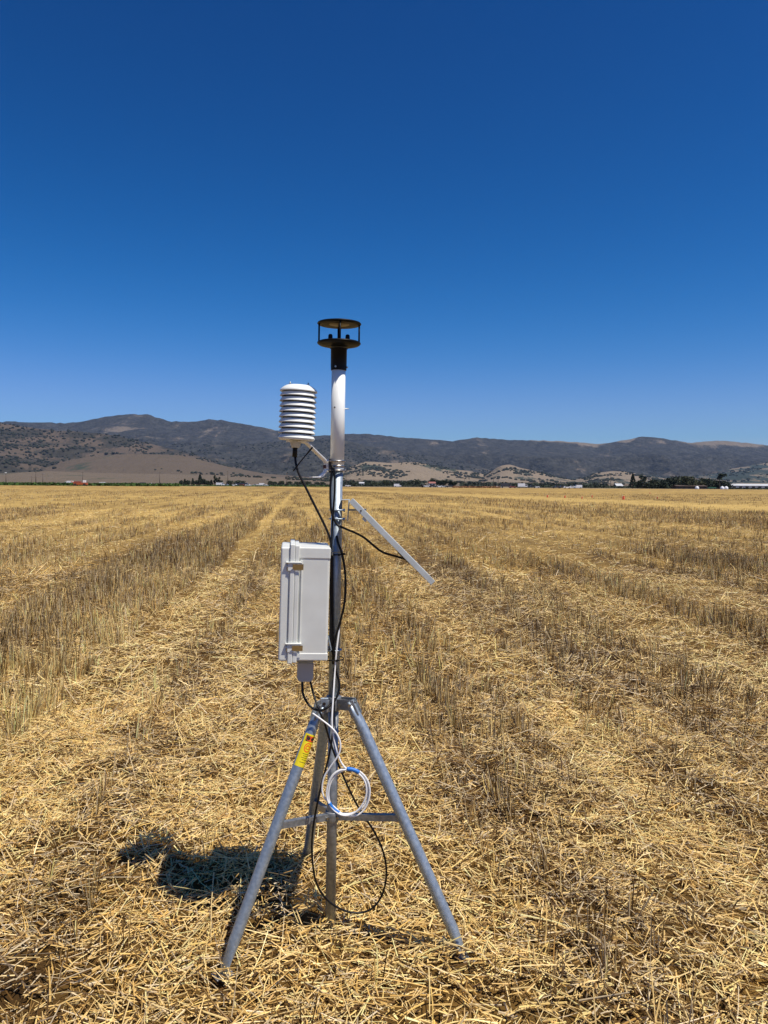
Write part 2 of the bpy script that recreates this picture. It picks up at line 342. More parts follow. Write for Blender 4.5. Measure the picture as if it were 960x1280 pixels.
# ------------------------------------------------------------------ ground sheet
def make_ground():
    rr = [.0]; r = .3
    while r < 14000: rr.append(r); r *= 1.03
    rr = np.array(rr)
    a = np.concatenate([np.arange(-45, 45, .3), np.arange(45, 315, 3.0)]); a = np.radians(90 - a); na = len(a)
    X = rr[:, None] * np.cos(a)[None]; Y = rr[:, None] * np.sin(a)[None]
    Z = ground_z(X, Y) - .008
    S, D, g = pattern(X, Y)
    pale = np.array((.46, .305, .09)); dark = np.array((.20, .12, .035)); gold = np.array((.62, .43, .135))
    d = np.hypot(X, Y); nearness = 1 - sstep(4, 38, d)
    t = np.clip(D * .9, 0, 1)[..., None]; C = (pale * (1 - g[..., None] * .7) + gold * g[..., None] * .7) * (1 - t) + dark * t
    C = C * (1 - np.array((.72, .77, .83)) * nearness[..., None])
    u, v = rowcoord(X, Y)
    out = sstep(400, 412, Y - .8 * np.clip(X + 165, 0, 100))[..., None]; C = C * (1 - out) + np.array((.26, .20, .12)) * out
    n = len(rr)
    V = np.stack([X, Y, Z], -1).reshape(-1, 3)
    I = np.arange(n * na).reshape(n, na); J = np.roll(I, -1, axis=1)
    Q = np.stack([I[:-1], J[:-1], J[1:], I[1:]], -1).reshape(-1, 4)
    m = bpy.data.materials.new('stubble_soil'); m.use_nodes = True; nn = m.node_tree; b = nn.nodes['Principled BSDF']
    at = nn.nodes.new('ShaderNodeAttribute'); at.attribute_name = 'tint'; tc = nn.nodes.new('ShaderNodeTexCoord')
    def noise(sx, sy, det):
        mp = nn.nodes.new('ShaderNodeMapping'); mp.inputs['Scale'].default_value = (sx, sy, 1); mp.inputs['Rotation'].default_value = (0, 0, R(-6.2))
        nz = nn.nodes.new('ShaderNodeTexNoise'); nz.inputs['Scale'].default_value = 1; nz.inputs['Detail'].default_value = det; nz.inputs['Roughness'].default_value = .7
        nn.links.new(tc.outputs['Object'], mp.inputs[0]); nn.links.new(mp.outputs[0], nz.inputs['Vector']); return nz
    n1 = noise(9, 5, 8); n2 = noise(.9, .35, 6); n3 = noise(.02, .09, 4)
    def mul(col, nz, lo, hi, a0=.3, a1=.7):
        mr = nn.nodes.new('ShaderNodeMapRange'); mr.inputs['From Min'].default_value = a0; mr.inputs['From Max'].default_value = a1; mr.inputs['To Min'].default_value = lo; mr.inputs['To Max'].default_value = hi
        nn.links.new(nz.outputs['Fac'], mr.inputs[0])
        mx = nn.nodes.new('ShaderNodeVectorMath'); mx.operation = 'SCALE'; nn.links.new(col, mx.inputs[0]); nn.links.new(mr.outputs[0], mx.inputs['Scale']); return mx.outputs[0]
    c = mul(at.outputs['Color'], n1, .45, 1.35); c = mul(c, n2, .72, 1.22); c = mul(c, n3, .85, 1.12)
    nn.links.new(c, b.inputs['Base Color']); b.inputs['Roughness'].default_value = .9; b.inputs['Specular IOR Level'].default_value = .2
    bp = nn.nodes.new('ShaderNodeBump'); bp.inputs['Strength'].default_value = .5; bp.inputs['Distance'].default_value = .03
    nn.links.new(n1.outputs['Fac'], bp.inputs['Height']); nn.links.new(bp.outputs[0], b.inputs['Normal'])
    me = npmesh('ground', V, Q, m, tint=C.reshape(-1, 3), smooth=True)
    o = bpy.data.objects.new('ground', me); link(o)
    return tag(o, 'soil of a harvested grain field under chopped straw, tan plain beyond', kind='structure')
make_ground()

# ------------------------------------------------------------------ hills
def hill_mat(name, tan, tan2, scrub, cover, scale, sharp=.06, stretch=1.0, hz=None, vary=1.7, bump=22):
    m = bpy.data.materials.new(name); m.use_nodes = True; n = m.node_tree; b = n.nodes['Principled BSDF']
    tc = n.nodes.new('ShaderNodeTexCoord'); mp = n.nodes.new('ShaderNodeMapping'); mp.inputs['Scale'].default_value = (1, .45, 1.6 * stretch)
    n.links.new(tc.outputs['Object'], mp.inputs[0])
    def nz(s, d, off=0, r=.6):
        t = n.nodes.new('ShaderNodeTexNoise'); t.inputs['Scale'].default_value = s; t.inputs['Detail'].default_value = d; t.inputs['Roughness'].default_value = r
        v = n.nodes.new('ShaderNodeVectorMath'); v.inputs[1].default_value = (off, off * 2, off); n.links.new(mp.outputs[0], v.inputs[0]); n.links.new(v.outputs[0], t.inputs['Vector']); return t
    big = nz(scale, 7, 0, .62); small = nz(scale * 14, 3, 500, .6); tv = nz(scale * 2.2, 6, 900)
    ad = n.nodes.new('ShaderNodeMath'); ad.operation = 'MULTIPLY_ADD'; ad.inputs[1].default_value = .30; n.links.new(small.outputs['Fac'], ad.inputs[0]); n.links.new(big.outputs['Fac'], ad.inputs[2])
    src = ad.outputs[0]
    ba = n.nodes.new('ShaderNodeAttribute'); ba.attribute_name = 'tint'; sb = n.nodes.new('ShaderNodeMath'); sb.operation = 'SUBTRACT'
    n.links.new(src, sb.inputs[0]); n.links.new(ba.outputs['Fac'], sb.inputs[1]); src = sb.outputs[0]
    if hz:                             # scrub grows thinner (or thicker) with height: hz = (z0, z1, amount)
        sp = n.nodes.new('ShaderNodeSeparateXYZ'); n.links.new(tc.outputs['Object'], sp.inputs[0])
        mz = n.nodes.new('ShaderNodeMapRange'); mz.inputs['From Min'].default_value = hz[0]; mz.inputs['From Max'].default_value = hz[1]; mz.inputs['To Min'].default_value = 0; mz.inputs['To Max'].default_value = hz[2]
        n.links.new(sp.outputs['Z'], mz.inputs[0]); a2 = n.nodes.new('ShaderNodeMath'); n.links.new(src, a2.inputs[0]); n.links.new(mz.outputs[0], a2.inputs[1]); src = a2.outputs[0]
    mr = n.nodes.new('ShaderNodeMapRange'); th = .65 - cover * .36 + .18; mr.inputs['From Min'].default_value = th - sharp; mr.inputs['From Max'].default_value = th + sharp; mr.interpolation_type = 'SMOOTHSTEP'
    n.links.new(src, mr.inputs[0])
    def mixc(f, a, c):
        x = n.nodes.new('ShaderNodeMix'); x.data_type = 'RGBA'
        if f is not None: n.links.new(f, x.inputs[0])
        for i, q in ((6, a), (7, c)):
            if isinstance(q, tuple): x.inputs[i].default_value = (*q, 1)
            else: n.links.new(q, x.inputs[i])
        return x.outputs[2]
    t = mixc(tv.outputs['Fac'], tan, tan2); s2 = tuple(v * vary for v in scrub); mid_ = nz(scale * 4, 4, 77, .7); ms = n.nodes.new('ShaderNodeMath'); ms.operation = 'ADD'; n.links.new(small.outputs['Fac'], ms.inputs[0]); n.links.new(mid_.outputs['Fac'], ms.inputs[1])
    m3 = n.nodes.new('ShaderNodeMapRange'); m3.inputs['From Min'].default_value = .82; m3.inputs['From Max'].default_value = 1.22; n.links.new(ms.outputs[0], m3.inputs[0]); s = mixc(m3.outputs[0], scrub, s2)
    c = mixc(mr.outputs[0], t, s)
    bp = n.nodes.new('ShaderNodeBump'); bp.inputs['Strength'].default_value = .9; bp.inputs['Distance'].default_value = bump; bt = nz(scale * 4.5, 6, 300, .65)
    n.links.new(bt.outputs['Fac'], bp.inputs['Height']); n.links.new(bp.outputs[0], b.inputs['Normal'])
    n.links.new(c, b.inputs['Base Color']); b.inputs['Roughness'].default_value = .95; b.inputs['Specular IOR Level'].default_value = .1
    return m
HILLS = []
def hill(D, Y0, prof, m, rough, label, seed, sm=0.0, gully=.35, back=.25, ns=430, ntt=50, concave=1.25, bare=(), gl_wl=1000):
    px = np.array([p[0] for p in prof], float); py = np.array([p[1] for p in prof], float)
    smin, smax = -1.15, 1.15
    def crest(s):
        X = 480 + 960 * s; y = np.interp(X, px, py)
        hor = 606.3 + (X - 480) * .00628
        return np.maximum((hor - y) / 960 * D * 1.0 + 1.5, -5)
    def height(s, t):
        H = crest(s); k = s * D / 420 + seed * 7.7
        Yw = Y0 + (D - Y0) * t; Xw = s * Yw; wl = gl_wl
        wx = 1.2 * (fbm(Xw / wl * .5 + seed, Yw / wl * .5, 2) - .5); rn = 0; am = .5; tot = 0
        for q in range(5):
            f = 2 ** q; nn_ = 1 - np.abs(2 * vnoise(Xw / wl * f + wx * f ** .5 + 3 * q + seed, Yw / wl * f * .8 + wx + 5 * q + seed) - 1); rn = rn + am * nn_ ** 1.3; tot += am; am *= .52
        rn = rn / tot
        tt = np.clip(t, 0, 1); base = tt ** concave * (1 - sm) + sm * sstep(0, 1, tt)
        mid = (tt * (1 - tt) * 4) ** .7 * (1 - .9 * sstep(.72, .97, tt))
        h = H * (base + gully * mid * .62 * (rn - .55))
        lim = H * Yw / D * (.74 + .26 * sstep(.55, 1, t)); ov = np.maximum(h - lim * .8, 0); cap = np.maximum(lim * .2, .01)
        h = np.where(t < 1, np.where(ov > 0, lim * .8 + cap * ov / (ov + cap), h), h); cc = sstep(.88, .99, t); h = h * (1 - cc) + H * base * cc
        h = h * np.where(t > 1, 1 - (t - 1) / back * .9, 1)
        cr = np.exp(-((t - 1) / .12) ** 2); h = h + H * .016 * cr * (fbm(s * D * .03, s * 0 + seed, 4) - .5) * 2
        return np.maximum(h, 0) - 3 * (1 - sstep(0, .03, t)) - (H < 2) * 10
    s = np.linspace(smin, smax, ns); t = np.linspace(0, 1 + back, ntt)
    T, Sg = np.meshgrid(t, s, indexing='ij'); Yd = Y0 + (D - Y0) * T; Z = height(Sg, T)
    V = np.stack([Sg * Yd, Yd, Z], -1).reshape(-1, 3)
    I = np.arange(ntt * ns).reshape(ntt, ns); Q = np.stack([I[:-1, :-1], I[:-1, 1:], I[1:, 1:], I[1:, :-1]], -1).reshape(-1, 4)
    bv = np.zeros(T.shape)
    for bpx, bt_, bwx, bwt, amp in bare: bv += amp * np.exp(-((480 + 960 * Sg - bpx) / bwx) ** 2 - ((T - bt_) / bwt) ** 2)
    bv = np.repeat(bv.reshape(-1, 1), 3, 1)
    o = bpy.data.objects.new('hills', npmesh('hills', V, Q, m, smooth=True, tint=bv)); link(o); tag(o, label, kind='structure')
    HILLS.append((height, D, Y0)); return o
TAN = (.235, .185, .125); TAN2 = (.17, .135, .092); SCR = (.030, .036, .026)
hill(11500, 6800, [(-700, 535), (0, 527), (40, 528), (90, 529), (110, 526), (130, 521), (150, 518.5), (165, 518), (185, 518), (200, 523), (215, 527), (245, 527), (262, 524), (280, 526), (310, 531), (330, 535), (345, 538), (395, 545), (430, 543), (455, 542), (475, 544), (500, 547), (520, 548), (545, 550), (565, 552), (580, 549), (595, 547), (620, 549), (640, 550), (690, 551), (720, 553), (745, 555), (765, 553), (785, 549), (800, 546), (820, 547), (845, 551), (860, 554), (880, 552), (905, 551), (925, 553), (945, 555), (960, 557), (1300, 548), (1600, 552)],
     hill_mat('chaparral_range', (.20, .165, .125), (.13, .105, .08), (.0165, .0165, .015), .96, .0026, .07, hz=(350, 850, -.03), vary=3.8, bump=45), 1.0, 'highest chaparral covered mountain range along the horizon', 3.1, gully=1.7, gl_wl=1000, bare=((905, 1.0, 36, .05, 1.0), (700, 1.0, 40, .025, .5), (785, .99, 12, .04, .4), (160, .80, 26, .02, .30), (735, .98, 12, .03, .35), (762, .85, 3, .10, .30), (860, .6, 4, .08, .3)))
hill(8200, 5200, [(-700, 540), (200, 556), (300, 556), (345, 552), (400, 549), (433, 551), (455, 556), (470, 560), (495, 563), (520, 567), (553, 574), (587, 580), (620, 590), (640, 596), (680, 603), (2000, 612)],
     hill_mat('dark_scrub_slope', (.15, .12, .09), (.11, .09, .066), (.0165, .0165, .0145), .84, .0030, .07, vary=3.8, bump=35), 1.0, 'dark scrubby mountain flank behind the mast', 6.4, gully=1.5, gl_wl=850)
hill(8000, 5000, [(-700, 620), (640, 604), (700, 595), (770, 590), (800, 592), (850, 594), (885, 590), (926, 584), (945, 580), (960, 578), (1100, 566), (1500, 560)],
     hill_mat('patchy_slope', (.23, .185, .135), TAN2, (.028, .038, .033), .66, .0036, .045), .9, 'patchy tan and dark green slopes behind the right hand grove', 9.2, gully=1.3)
hill(6000, 3900, [(-700, 520), (0, 529), (34, 534), (69, 538), (103, 540), (137, 543), (165, 549), (192, 556), (220, 562), (240, 567), (275, 579), (310, 588), (330, 593), (360, 600), (420, 612), (2000, 620)],
     hill_mat('oak_dotted_slope', (.115, .088, .064), (.088, .067, .050), (.030, .028, .022), .50, .0042, .05), .9, 'brown hillside dotted with dark oaks at left', 12.7, gully=1.1)
hill(4600, 3300, [(-700, 600), (-100, 596), (30, 589), (60, 584), (79, 579), (95, 574), (113, 571), (135, 569), (160, 568), (200, 568), (223, 569), (240, 572), (258, 577), (275, 581), (292, 585), (330, 592), (380, 596), (440, 602), (500, 612), (2000, 620)],
     hill_mat('smooth_grass_hill', (.122, .095, .067), (.094, .073, .052), (.035, .042, .028), .12, .0035, .05), .5, 'smooth brown grass foothill at left', 15.3, gully=.28, sm=.6)
hill(5600, 4200, [(-700, 620), (380, 604), (420, 592), (440, 583), (457, 577), (470, 577.5), (485, 579), (507, 578), (520, 578), (533, 580), (553, 585), (587, 589), (605, 593), (625, 600), (660, 606), (2000, 620)],
     hill_mat('tan_hill_scrubby_folds', (.25, .20, .138), (.195, .152, .105), (.034, .042, .03), .27, .0042, .035), .8, 'pale tan hills with dark scrubby folds right of the mast', 18.9, gully=.4, sm=.4)
hill(5200, 4000, [(-700, 620), (590, 606), (610, 592), (622, 584), (630, 581), (638, 581), (647, 584), (671, 590), (699, 597), (715, 600), (735, 596), (745, 591), (765, 589), (785, 590), (802, 594), (836, 599), (870, 604), (960, 604), (2000, 606)],
     hill_mat('tan_knolls', (.25, .20, .142), (.195, .153, .108), (.034, .042, .032), .28, .0048, .035), .8, 'low pale tan knolls behind the right part of the field', 22.1, gully=.4, sm=.4)
hill(3000, 1900, [(-700, 590), (0, 592), (60, 589), (110, 591), (160, 592), (220, 593), (300, 595), (330, 596), (430, 599), (530, 601), (600, 602), (700, 604), (800, 605), (960, 607), (2000, 610)],
     hill_mat('pale_grass_apron', (.165, .13, .092), (.13, .102, .072), (.05, .055, .035), .06, .006, .04), .3, 'pale dry grass plain rising at the foot of the hills', 25.6, gully=.2, sm=.3)

# round oak and shrub crowns dotted over the slopes: one mass nobody could count
def oak_scrub():
    t = (1 + 5 ** .5) / 2
    iv = np.array([(-1, t, 0), (1, t, 0), (-1, -t, 0), (1, -t, 0), (0, -1, t), (0, 1, t), (0, -1, -t), (0, 1, -t), (t, 0, -1), (t, 0, 1), (-t, 0, -1), (-t, 0, 1)], float) / 1.9
    fi = np.array([(0, 11, 5), (0, 5, 1), (0, 1, 7), (0, 7, 10), (0, 10, 11), (1, 5, 9), (5, 11, 4), (11, 10, 2), (10, 7, 6), (7, 1, 8), (3, 9, 4), (3, 4, 2), (3, 2, 6), (3, 6, 8), (3, 8, 9), (4, 9, 5), (2, 4, 11), (6, 2, 10), (8, 6, 7), (9, 8, 1)])
    Vs, Fs, Cs = [], [], []; tot = 0
    for hi, n, s0, s1, rad, cl, t0 in ((3, 2700, -.62, -.12, (6, 13), .30, .05), (4, 330, -.55, -.18, (5, 11), .60, .25), (5, 700, -.10, .18, (5, 12), .50, .05), (6, 750, .10, .45, (5, 12), .50, .05), (2, 900, .25, .75, (7, 14), .45, .1), (1, 1200, -.3, .2, (7, 13), .4, .05), (7, 420, -.2, .7, (4, 8), .55, .1)):
        h, D, Y0 = HILLS[hi]
        s = s0 + (s1 - s0) * rng.random(n * 3); tt = t0 + (1 - t0) * rng.random(n * 3) ** .8
        k = fbm(s * D * .0035, tt * 5 + hi, 3); ok = k > cl; s, tt = s[ok][:n], tt[ok][:n]; n = len(s)
        z = h(s, tt); keep = z > 6; s, tt, z = s[keep], tt[keep], z[keep]; n = len(s)
        Yd = Y0 + (D - Y0) * tt; r = rad[0] + (rad[1] - rad[0]) * rng.random(n) ** 2
        V = iv[None] * (r[:, None, None] * np.array((1.1, 1.1, .75))) * (1 + .45 * (rng.random((n, 12, 1)) - .5)) + np.stack([s * Yd, Yd, z + r * .35], 1)[:, None]
        Vs.append(V.reshape(-1, 3)); Fs.append(((np.arange(n) * 12)[:, None, None] + fi[None]).reshape(-1, 3) + tot); tot += n * 12
        Cs.append(np.repeat(np.array((.028, .032, .022))[None] * (.7 + .6 * rng.random(n))[:, None], 12, 0))
    m = bpy.data.materials.new('oak_foliage'); m.use_nodes = True; b = m.node_tree.nodes['Principled BSDF']; b.inputs['Roughness'].default_value = .9; b.inputs['Specular IOR Level'].default_value = .15
    at = m.node_tree.nodes.new('ShaderNodeAttribute'); at.attribute_name = 'tint'; m.node_tree.links.new(at.outputs['Color'], b.inputs['Base Color'])
    o = bpy.data.objects.new('oak_scrub', npmesh('oak_scrub', np.concatenate(Vs), np.concatenate(Fs), m, tint=np.concatenate(Cs), k=3)); link(o)
    tag(o, 'dark round oaks and shrubs dotted over the hillsides', 'scrub', kind='stuff')
oak_scrub()

# ------------------------------------------------------------------ the tripod and its mast
YM = G(413, 1153).y
def at(px, py, dy=0.0): return P(px, py, YM + dy)
mb0 = G(413, 1153); mt0 = at(423.6, 440)
def mast_at(py):                        # point on the mast's axis seen at image row py
    a, b = mb0, mt0
    for _ in range(30):
        lo, hi = a, b; mid = (a + b) / 2
        if proj(mid)[1] > py: a = mid
        else: b = mid
    return (a + b) / 2
MD = (mt0 - mb0).normalized()
tri = thing('instrument_tripod', (mb0.x, mb0.y, 0), 'galvanised steel tripod with a tall round mast standing on chopped straw', 'tripod')
mr_ = .0185
MB().cyl(mb0 - MD * .06, mast_at(860), .0175, 24).build('lower_mast', GALV2, tri)
MB().cyl(mast_at(868), mast_at(584), mr_ * 1.02, 28).build('upper_mast', GALV, tri)
ctop = mast_at(878)
feet = [('left', G(282, 1206), at(399, 886, -.045)), ('right', G(579, 1191), at(440, 880, -.035)), ('back', G(384, 1072), at(408, 888, .045))]
lc = MB().cyl(ctop - MD * .024, ctop + MD * .022, .026, 28); lc.build('collar', GALV2, tri, bevel=.002)
LEG = {}
for nm, ft, tp in feet:
    d = (tp - ft).normalized(); rf = Vector((ft.x - mb0.x, ft.y - mb0.y, 0)).normalized()
    side = d.cross(rf).normalized()
    st = ft - d * .045
    L = (tp - st).length
    pts = [st, st + d * .05, st + d * .085, st + d * .12, st + d * (L - .085), st + d * (L - .05), st + d * (L - .028), st + d * (L + .012)]
    # ref = the direction pressed flat
    nrm = side.cross(d).normalized()
    rad = [(.004, .024), (.004, .024), (.013, .021), (.0185, .0185), (.0185, .0185), (.015, .0195), (.009, .022), (.008, .0215)]
    leg = MB().loft(pts, rad, 22, ref=nrm).build('leg', GALV, tri)
    LEG[nm] = (ft, tp, d)
    MB().bar(tp + side * .013 - d * .04, tp + side * .013 + d * .012, .030, .003, nrm).bar(tp - side * .013 - d * .04, tp - side * .013 + d * .012, .030, .003, nrm).build('leg_bracket', GALV2, leg, bevel=.001)
    b = MB(); b.cyl(tp - side * .022, tp + side * .022, .0055, 6, smooth=False); b.cyl(tp - side * .0155, tp + side * .0155, .0085, 16); b.build('bolt', STEEL, leg)
    pl = MB().rbox(ft + Vector((rf.x * .01, rf.y * .01, -.026)), (.045, .06, .005), .0015, (side, rf, Vector((0, 0, 1)))); pl.build('foot_plate', GALV2, leg)
    ear0 = ctop + rf * .022; ear1 = Vector((tp.x, tp.y, tp.z))
    sd = side
    e = MB(); e.bar(ear0 + sd * .0165, ear1 + sd * .0165 + rf * .006, .036, .0032, (0, 0, 1)); e.bar(ear0 - sd * .0165, ear1 - sd * .0165 + rf * .006, .036, .0032, (0, 0, 1)); e.build('ear_bracket', GALV2, tri, bevel=.0012)
    bb = MB(); q = ctop + rf * .030; bb.cyl(q - sd * .021, q + sd * .021, .0045, 6, smooth=False); bb.build('bolt', STEEL, tri)
# square clamp block facing the camera at the collar
cb = at(405.5, 879, -.052); MB().rbox(cb, (.026, .012, .036), .002, (Vector((math.cos(.1), math.sin(.1), 0)), Vector((-math.sin(.1), math.cos(.1), 0)), Vector((0, 0, 1)))).build('clamp_block', GALV, tri)
MB().cyl(cb + Vector((0, -.004, .0)), cb + Vector((0, -.010, 0)), .0055, 6, smooth=False).build('bolt', DARKP, tri)
# spreader braces
clo = mast_at(1019)
MB().cyl(clo - MD * .018, clo + MD * .016, .0235, 24).build('spreader_collar', GALV2, tri, bevel=.002)
def leg_at(nm, py):
    ft, tp, d = LEG[nm]; a, b = ft, tp
    for _ in range(30):
        mid = (a + b) / 2
        if proj(mid)[1] > py: a = mid
        else: b = mid
    return (a + b) / 2
for nm, py in (('left', 1032), ('right', 1022), ('back', 1003)):
    q = leg_at(nm, py); dd = (q - clo); dd.z = 0; dn = dd.normalized()
    br = MB(); sdn = dn.cross(Vector((0, 0, 1)))
    a0 = clo + dn * .022; 
    br.bar(a0 + sdn * .008, q + sdn * .008, .021, .0022); br.bar(a0 - sdn * .008, q - sdn * .008, .021, .0022); br.bar(a0 + Vector((0, 0, .0095)), q + Vector((0, 0, .0095)), .016, .002, sdn)
    bo = br.build('brace', GALV2, tri)
    for c in (a0 + dn * .006, q - dn * .010):
        MB().cyl(c - sdn * .014, c + sdn * .014, .0045, 6, smooth=False).build('bolt', STEEL, bo)
# warning sticker wrapped round the left leg, with its printed patches
ft, tp, d = LEG['left']
def patch(py0, py1, a0, a1, r, name, m, parent, shape=None):
    A = leg_at('left', py0); B = leg_at('left', py1); ax = (B - A).normalized(); L = (B - A).length
    e1 = Vector((0, -1, 0)); e1 = (e1 - ax * e1.dot(ax)).normalized(); e2 = e1.cross(ax)      # e2 to image left/right
    n = 20; mbx = MB()
    if shape is None:
        V = []
        for i in range(2):
            for k in range(n + 1):
                an = a0 + (a1 - a0) * k / n; V.append(A + ax * (L * i) + (e1 * math.cos(an) + e2 * math.sin(an)) * r)
        mbx.add(V, [(k, k + 1, n + 2 + k, n + 1 + k) for k in range(n)], True)
    else:                               # closed outline ring in (angle, length) units of the patch
        outer, inner = shape; V = []
        for (u_, v_) in outer + inner:
            an = a0 + (a1 - a0) * u_; V.append(A + ax * (L * v_) + (e1 * math.cos(an) + e2 * math.sin(an)) * r)
        k = len(outer); mbx.add(V, [(i, (i + 1) % k, k + (i + 1) % k, k + i) for i in range(k)], True)
    return mbx.build(name, m, parent)
leg_l = [c for c in tri.children if c.name.startswith('leg')][0]
stk = patch(957, 917, -1.75, .85, .0190, 'warning_sticker', YEL, leg_l)
stk['label'] = 'yellow warning sticker with red print wrapped round the leg'
def blk(name, m, v0, v1, u0, u1, r): return patch(957 - 40 * v0, 957 - 40 * v1, -1.75 + 2.6 * u0, -1.75 + 2.6 * u1, r, name, m, leg_l)
blk('sticker_print', DARKP, .78, .95, .22, .84, .0193)
def oval(cu, cv, ru, rv, n=20): return [(cu + ru * math.cos(6.283 * i / n), cv + rv * math.sin(6.283 * i / n)) for i in range(n)]
patch(957, 917, -1.75, .85, .0196, 'sticker_print', REDM, leg_l, (oval(.51, .865, .31, .084), oval(.51, .865, .01, .003)))
patch(957, 917, -1.75, .85, .0193, 'sticker_print', REDM, leg_l, (oval(.50, .60, .25, .145), oval(.50, .60, .19, .115)))
def tri_o(s): return [(.50 + s * .15 * math.cos(6.283 * i / 12 + 1.57) , .595 + s * .085 * max(-.55, math.sin(6.283 * i / 12 + 1.57)) ) for i in range(12)]
patch(957, 917, -1.75, .85, .0194, 'sticker_print', REDM, leg_l, (tri_o(1.0), tri_o(.6)))
for i, vv in enumerate((.40, .34, .28, .22, .14)):
    blk('sticker_print', DARKP, vv, vv + .012, .22, .70 - .08 * (i % 2), .0193)

# ------------------------------------------------------------------ wind sensor on its white tube
ws = thing('wind_sensor', mast_at(588), 'black ultrasonic wind sensor on a white tube at the mast top', 'wind sensor')
T = lambda py: mast_at(py) if py > 445 else mt0 + MD * ((440 - py) * YM * 1.01 / 960)
tb, tt_ = T(588), T(460)
MB().cyl(T(583.5), tt_, .0232, 32).build('mounting_tube', WHITE, ws)
MB().cyl(tb, T(583.5), .0225, 28).build('tube_sleeve', ALU, ws)
MB().cyl(T(584), T(581.5), .0240, 28).build('hose_clamp', STEEL, ws)
nk = MB(); nk.lathe([(.0, 0), (.0262, 0), (.0262, .001), (.0268, .012), (.0270, (T(437) - T(463)).length), (.030, (T(436) - T(463)).length), (0, (T(436) - T(463)).length)], T(463), MD); nk.build('neck', BLACK, ws)
MB().cyl(T(459.5) + Vector((.026, -.006, 0)), T(459.5) + Vector((.031, -.007, 0)), .0028, 8).build('screw', STEEL, ws)
MB().cyl(T(459.5) + Vector((-.008, -.024, 0)), T(459.5) + Vector((-.009, -.0285, 0)), .003, 8).build('screw', STEEL, ws)
pb = T(431.5); ht = (T(405) - T(431.5)).length
MB().lathe([(0, -.006), (.045, -.006), (.066, -.001), (.0725, .004), (.0725, .0075), (.068, .0100), (.03, .0125), (0, .013)], pb, MD, 56).build('base_disc', BLACK, ws)
MB().lathe([(0, ht + .006), (.052, ht + .0055), (.0715, ht + .001), (.0735, ht - .002), (.0715, ht - .0045), (.050, ht - .0045), (0, ht - .0045)], pb, MD, 56).build('top_disc', BLACK, ws)
MB().lathe([(0, ht - .0053), (.032, ht - .0053), (.034, ht - .0046)], pb, MD, 40).build('reflector_plate', mat('bronze_reflector', (.16, .12, .06), .3, .6), ws)
ex = Vector((1, 0, 0)); ex = (ex - MD * ex.dot(MD)).normalized(); ey = MD.cross(ex)
for k in range(4):
    an = R(6 + 90 * k); o_ = (ex * math.cos(an) + ey * math.sin(an)) * .0668
    MB().cyl(pb + o_ + MD * .004, pb + o_ + MD * (ht - .003), .0030, 12).build('strut', BLACK, ws)
for k in range(4):
    an = R(48 + 90 * k); o_ = (ex * math.cos(an) + ey * math.sin(an)) * .040
    MB().lathe([(.0088, 0), (.0075, .004), (.0072, .014), (.0062, .0175), (.004, .0195), (0, .020)], pb + o_ + MD * .0105, MD, 18).build('transducer', BLACK, ws)
q = T(511); MB().cyl(q + Vector((.0, 0, 0)), q + Vector((.036, -.004, 0)), .0019, 10).build('side_screw', ALU, ws)
q = T(510); MB().cyl(q + Vector((-.0095, -.0208, 0)), q + Vector((-.0100, -.0236, 0)), .0026, 12).build('screw_hole', DARKP, ws)

# ------------------------------------------------------------------ radiation shield with its arm
tl = R(2.6); SA = Vector((math.sin(tl), 0, math.cos(tl))); SB = at(370.5, 549, 0)
SB = Vector((SB.x, SB.y, SB.z))
rs = thing('radiation_shield', SB, 'white louvred radiation shield of stacked round plates left of the mast', 'radiation shield')
pp = 6.55 * YM / 960
for k in range(9):
    z0 = k * pp
    pr = [(.050, z0 + .0150), (.0535, z0 + .0146), (.0560, z0 + .0118), (.0606, z0 + .0044), (.0613, z0 + .0030), (.0613, z0 + .0008), (.0600, z0 + .0004), (.0572, z0 + .0048), (.0530, z0 + .0110), (.050, z0 + .0125)]
    MB().lathe(pr, SB, SA, 56).build('shield_plate', PLATEW, rs)
z0 = 9 * pp
MB().lathe([(.040, z0 + .004), (.0605, z0 - .0015), (.0622, z0 - .001), (.0625, z0 + .0015), (.0605, z0 + .0060), (.052, z0 + .0135), (.043, z0 + .0190), (.036, z0 + .0212), (.020, z0 + .0223), (0, z0 + .0226)], SB, SA, 56).build('dome_cap', PLATEW, rs)
MB().lathe([(.0495, .0), (.0495, z0)], SB, SA, 40).build('gap_shade', mat('shield_gap_shade', (.02, .02, .02), .8), rs)  # dark cylinder whose colour stands in for the shade between the plates
e1 = Vector((1, 0, 0)); e1 = (e1 - SA * e1.dot(SA)).normalized(); e2 = SA.cross(e1)
for sx, sy in ((-.030, -.012), (.030, -.010)):
    o_ = SB + e1 * (sx + .002) + e2 * sy
    MB().cyl(o_ + SA * (z0 + .018), o_ + SA * (z0 + .030), .0022, 10).cyl(o_ + SA * (z0 + .0195), o_ + SA * (z0 + .0245), .0045, 6, smooth=False).build('stud', STEEL, rs)
MB().lathe([(0, -.003), (.058, -.003), (.0585, -.001), (.058, .001), (.03, .001)], SB, SA, 48).build('bottom_plate', POWDER, rs)
hb = SB - SA * .003
MB().lathe([(.0, 0), (.0190, 0), (.0185, -.010), (.0170, -.012), (.0165, -.018), (.0125, -.026), (0, -.026)], hb + e1 * -.002, SA, 28).build('sensor_hub', IVORY, rs)
cn = hb - SA * .026 + e1 * -.003
MB().cyl(cn + SA * .002, cn - SA * .031, .0082, 18).cyl(cn - SA * .010, cn - SA * .013, .0089, 18).build('connector', RUBBER, rs)
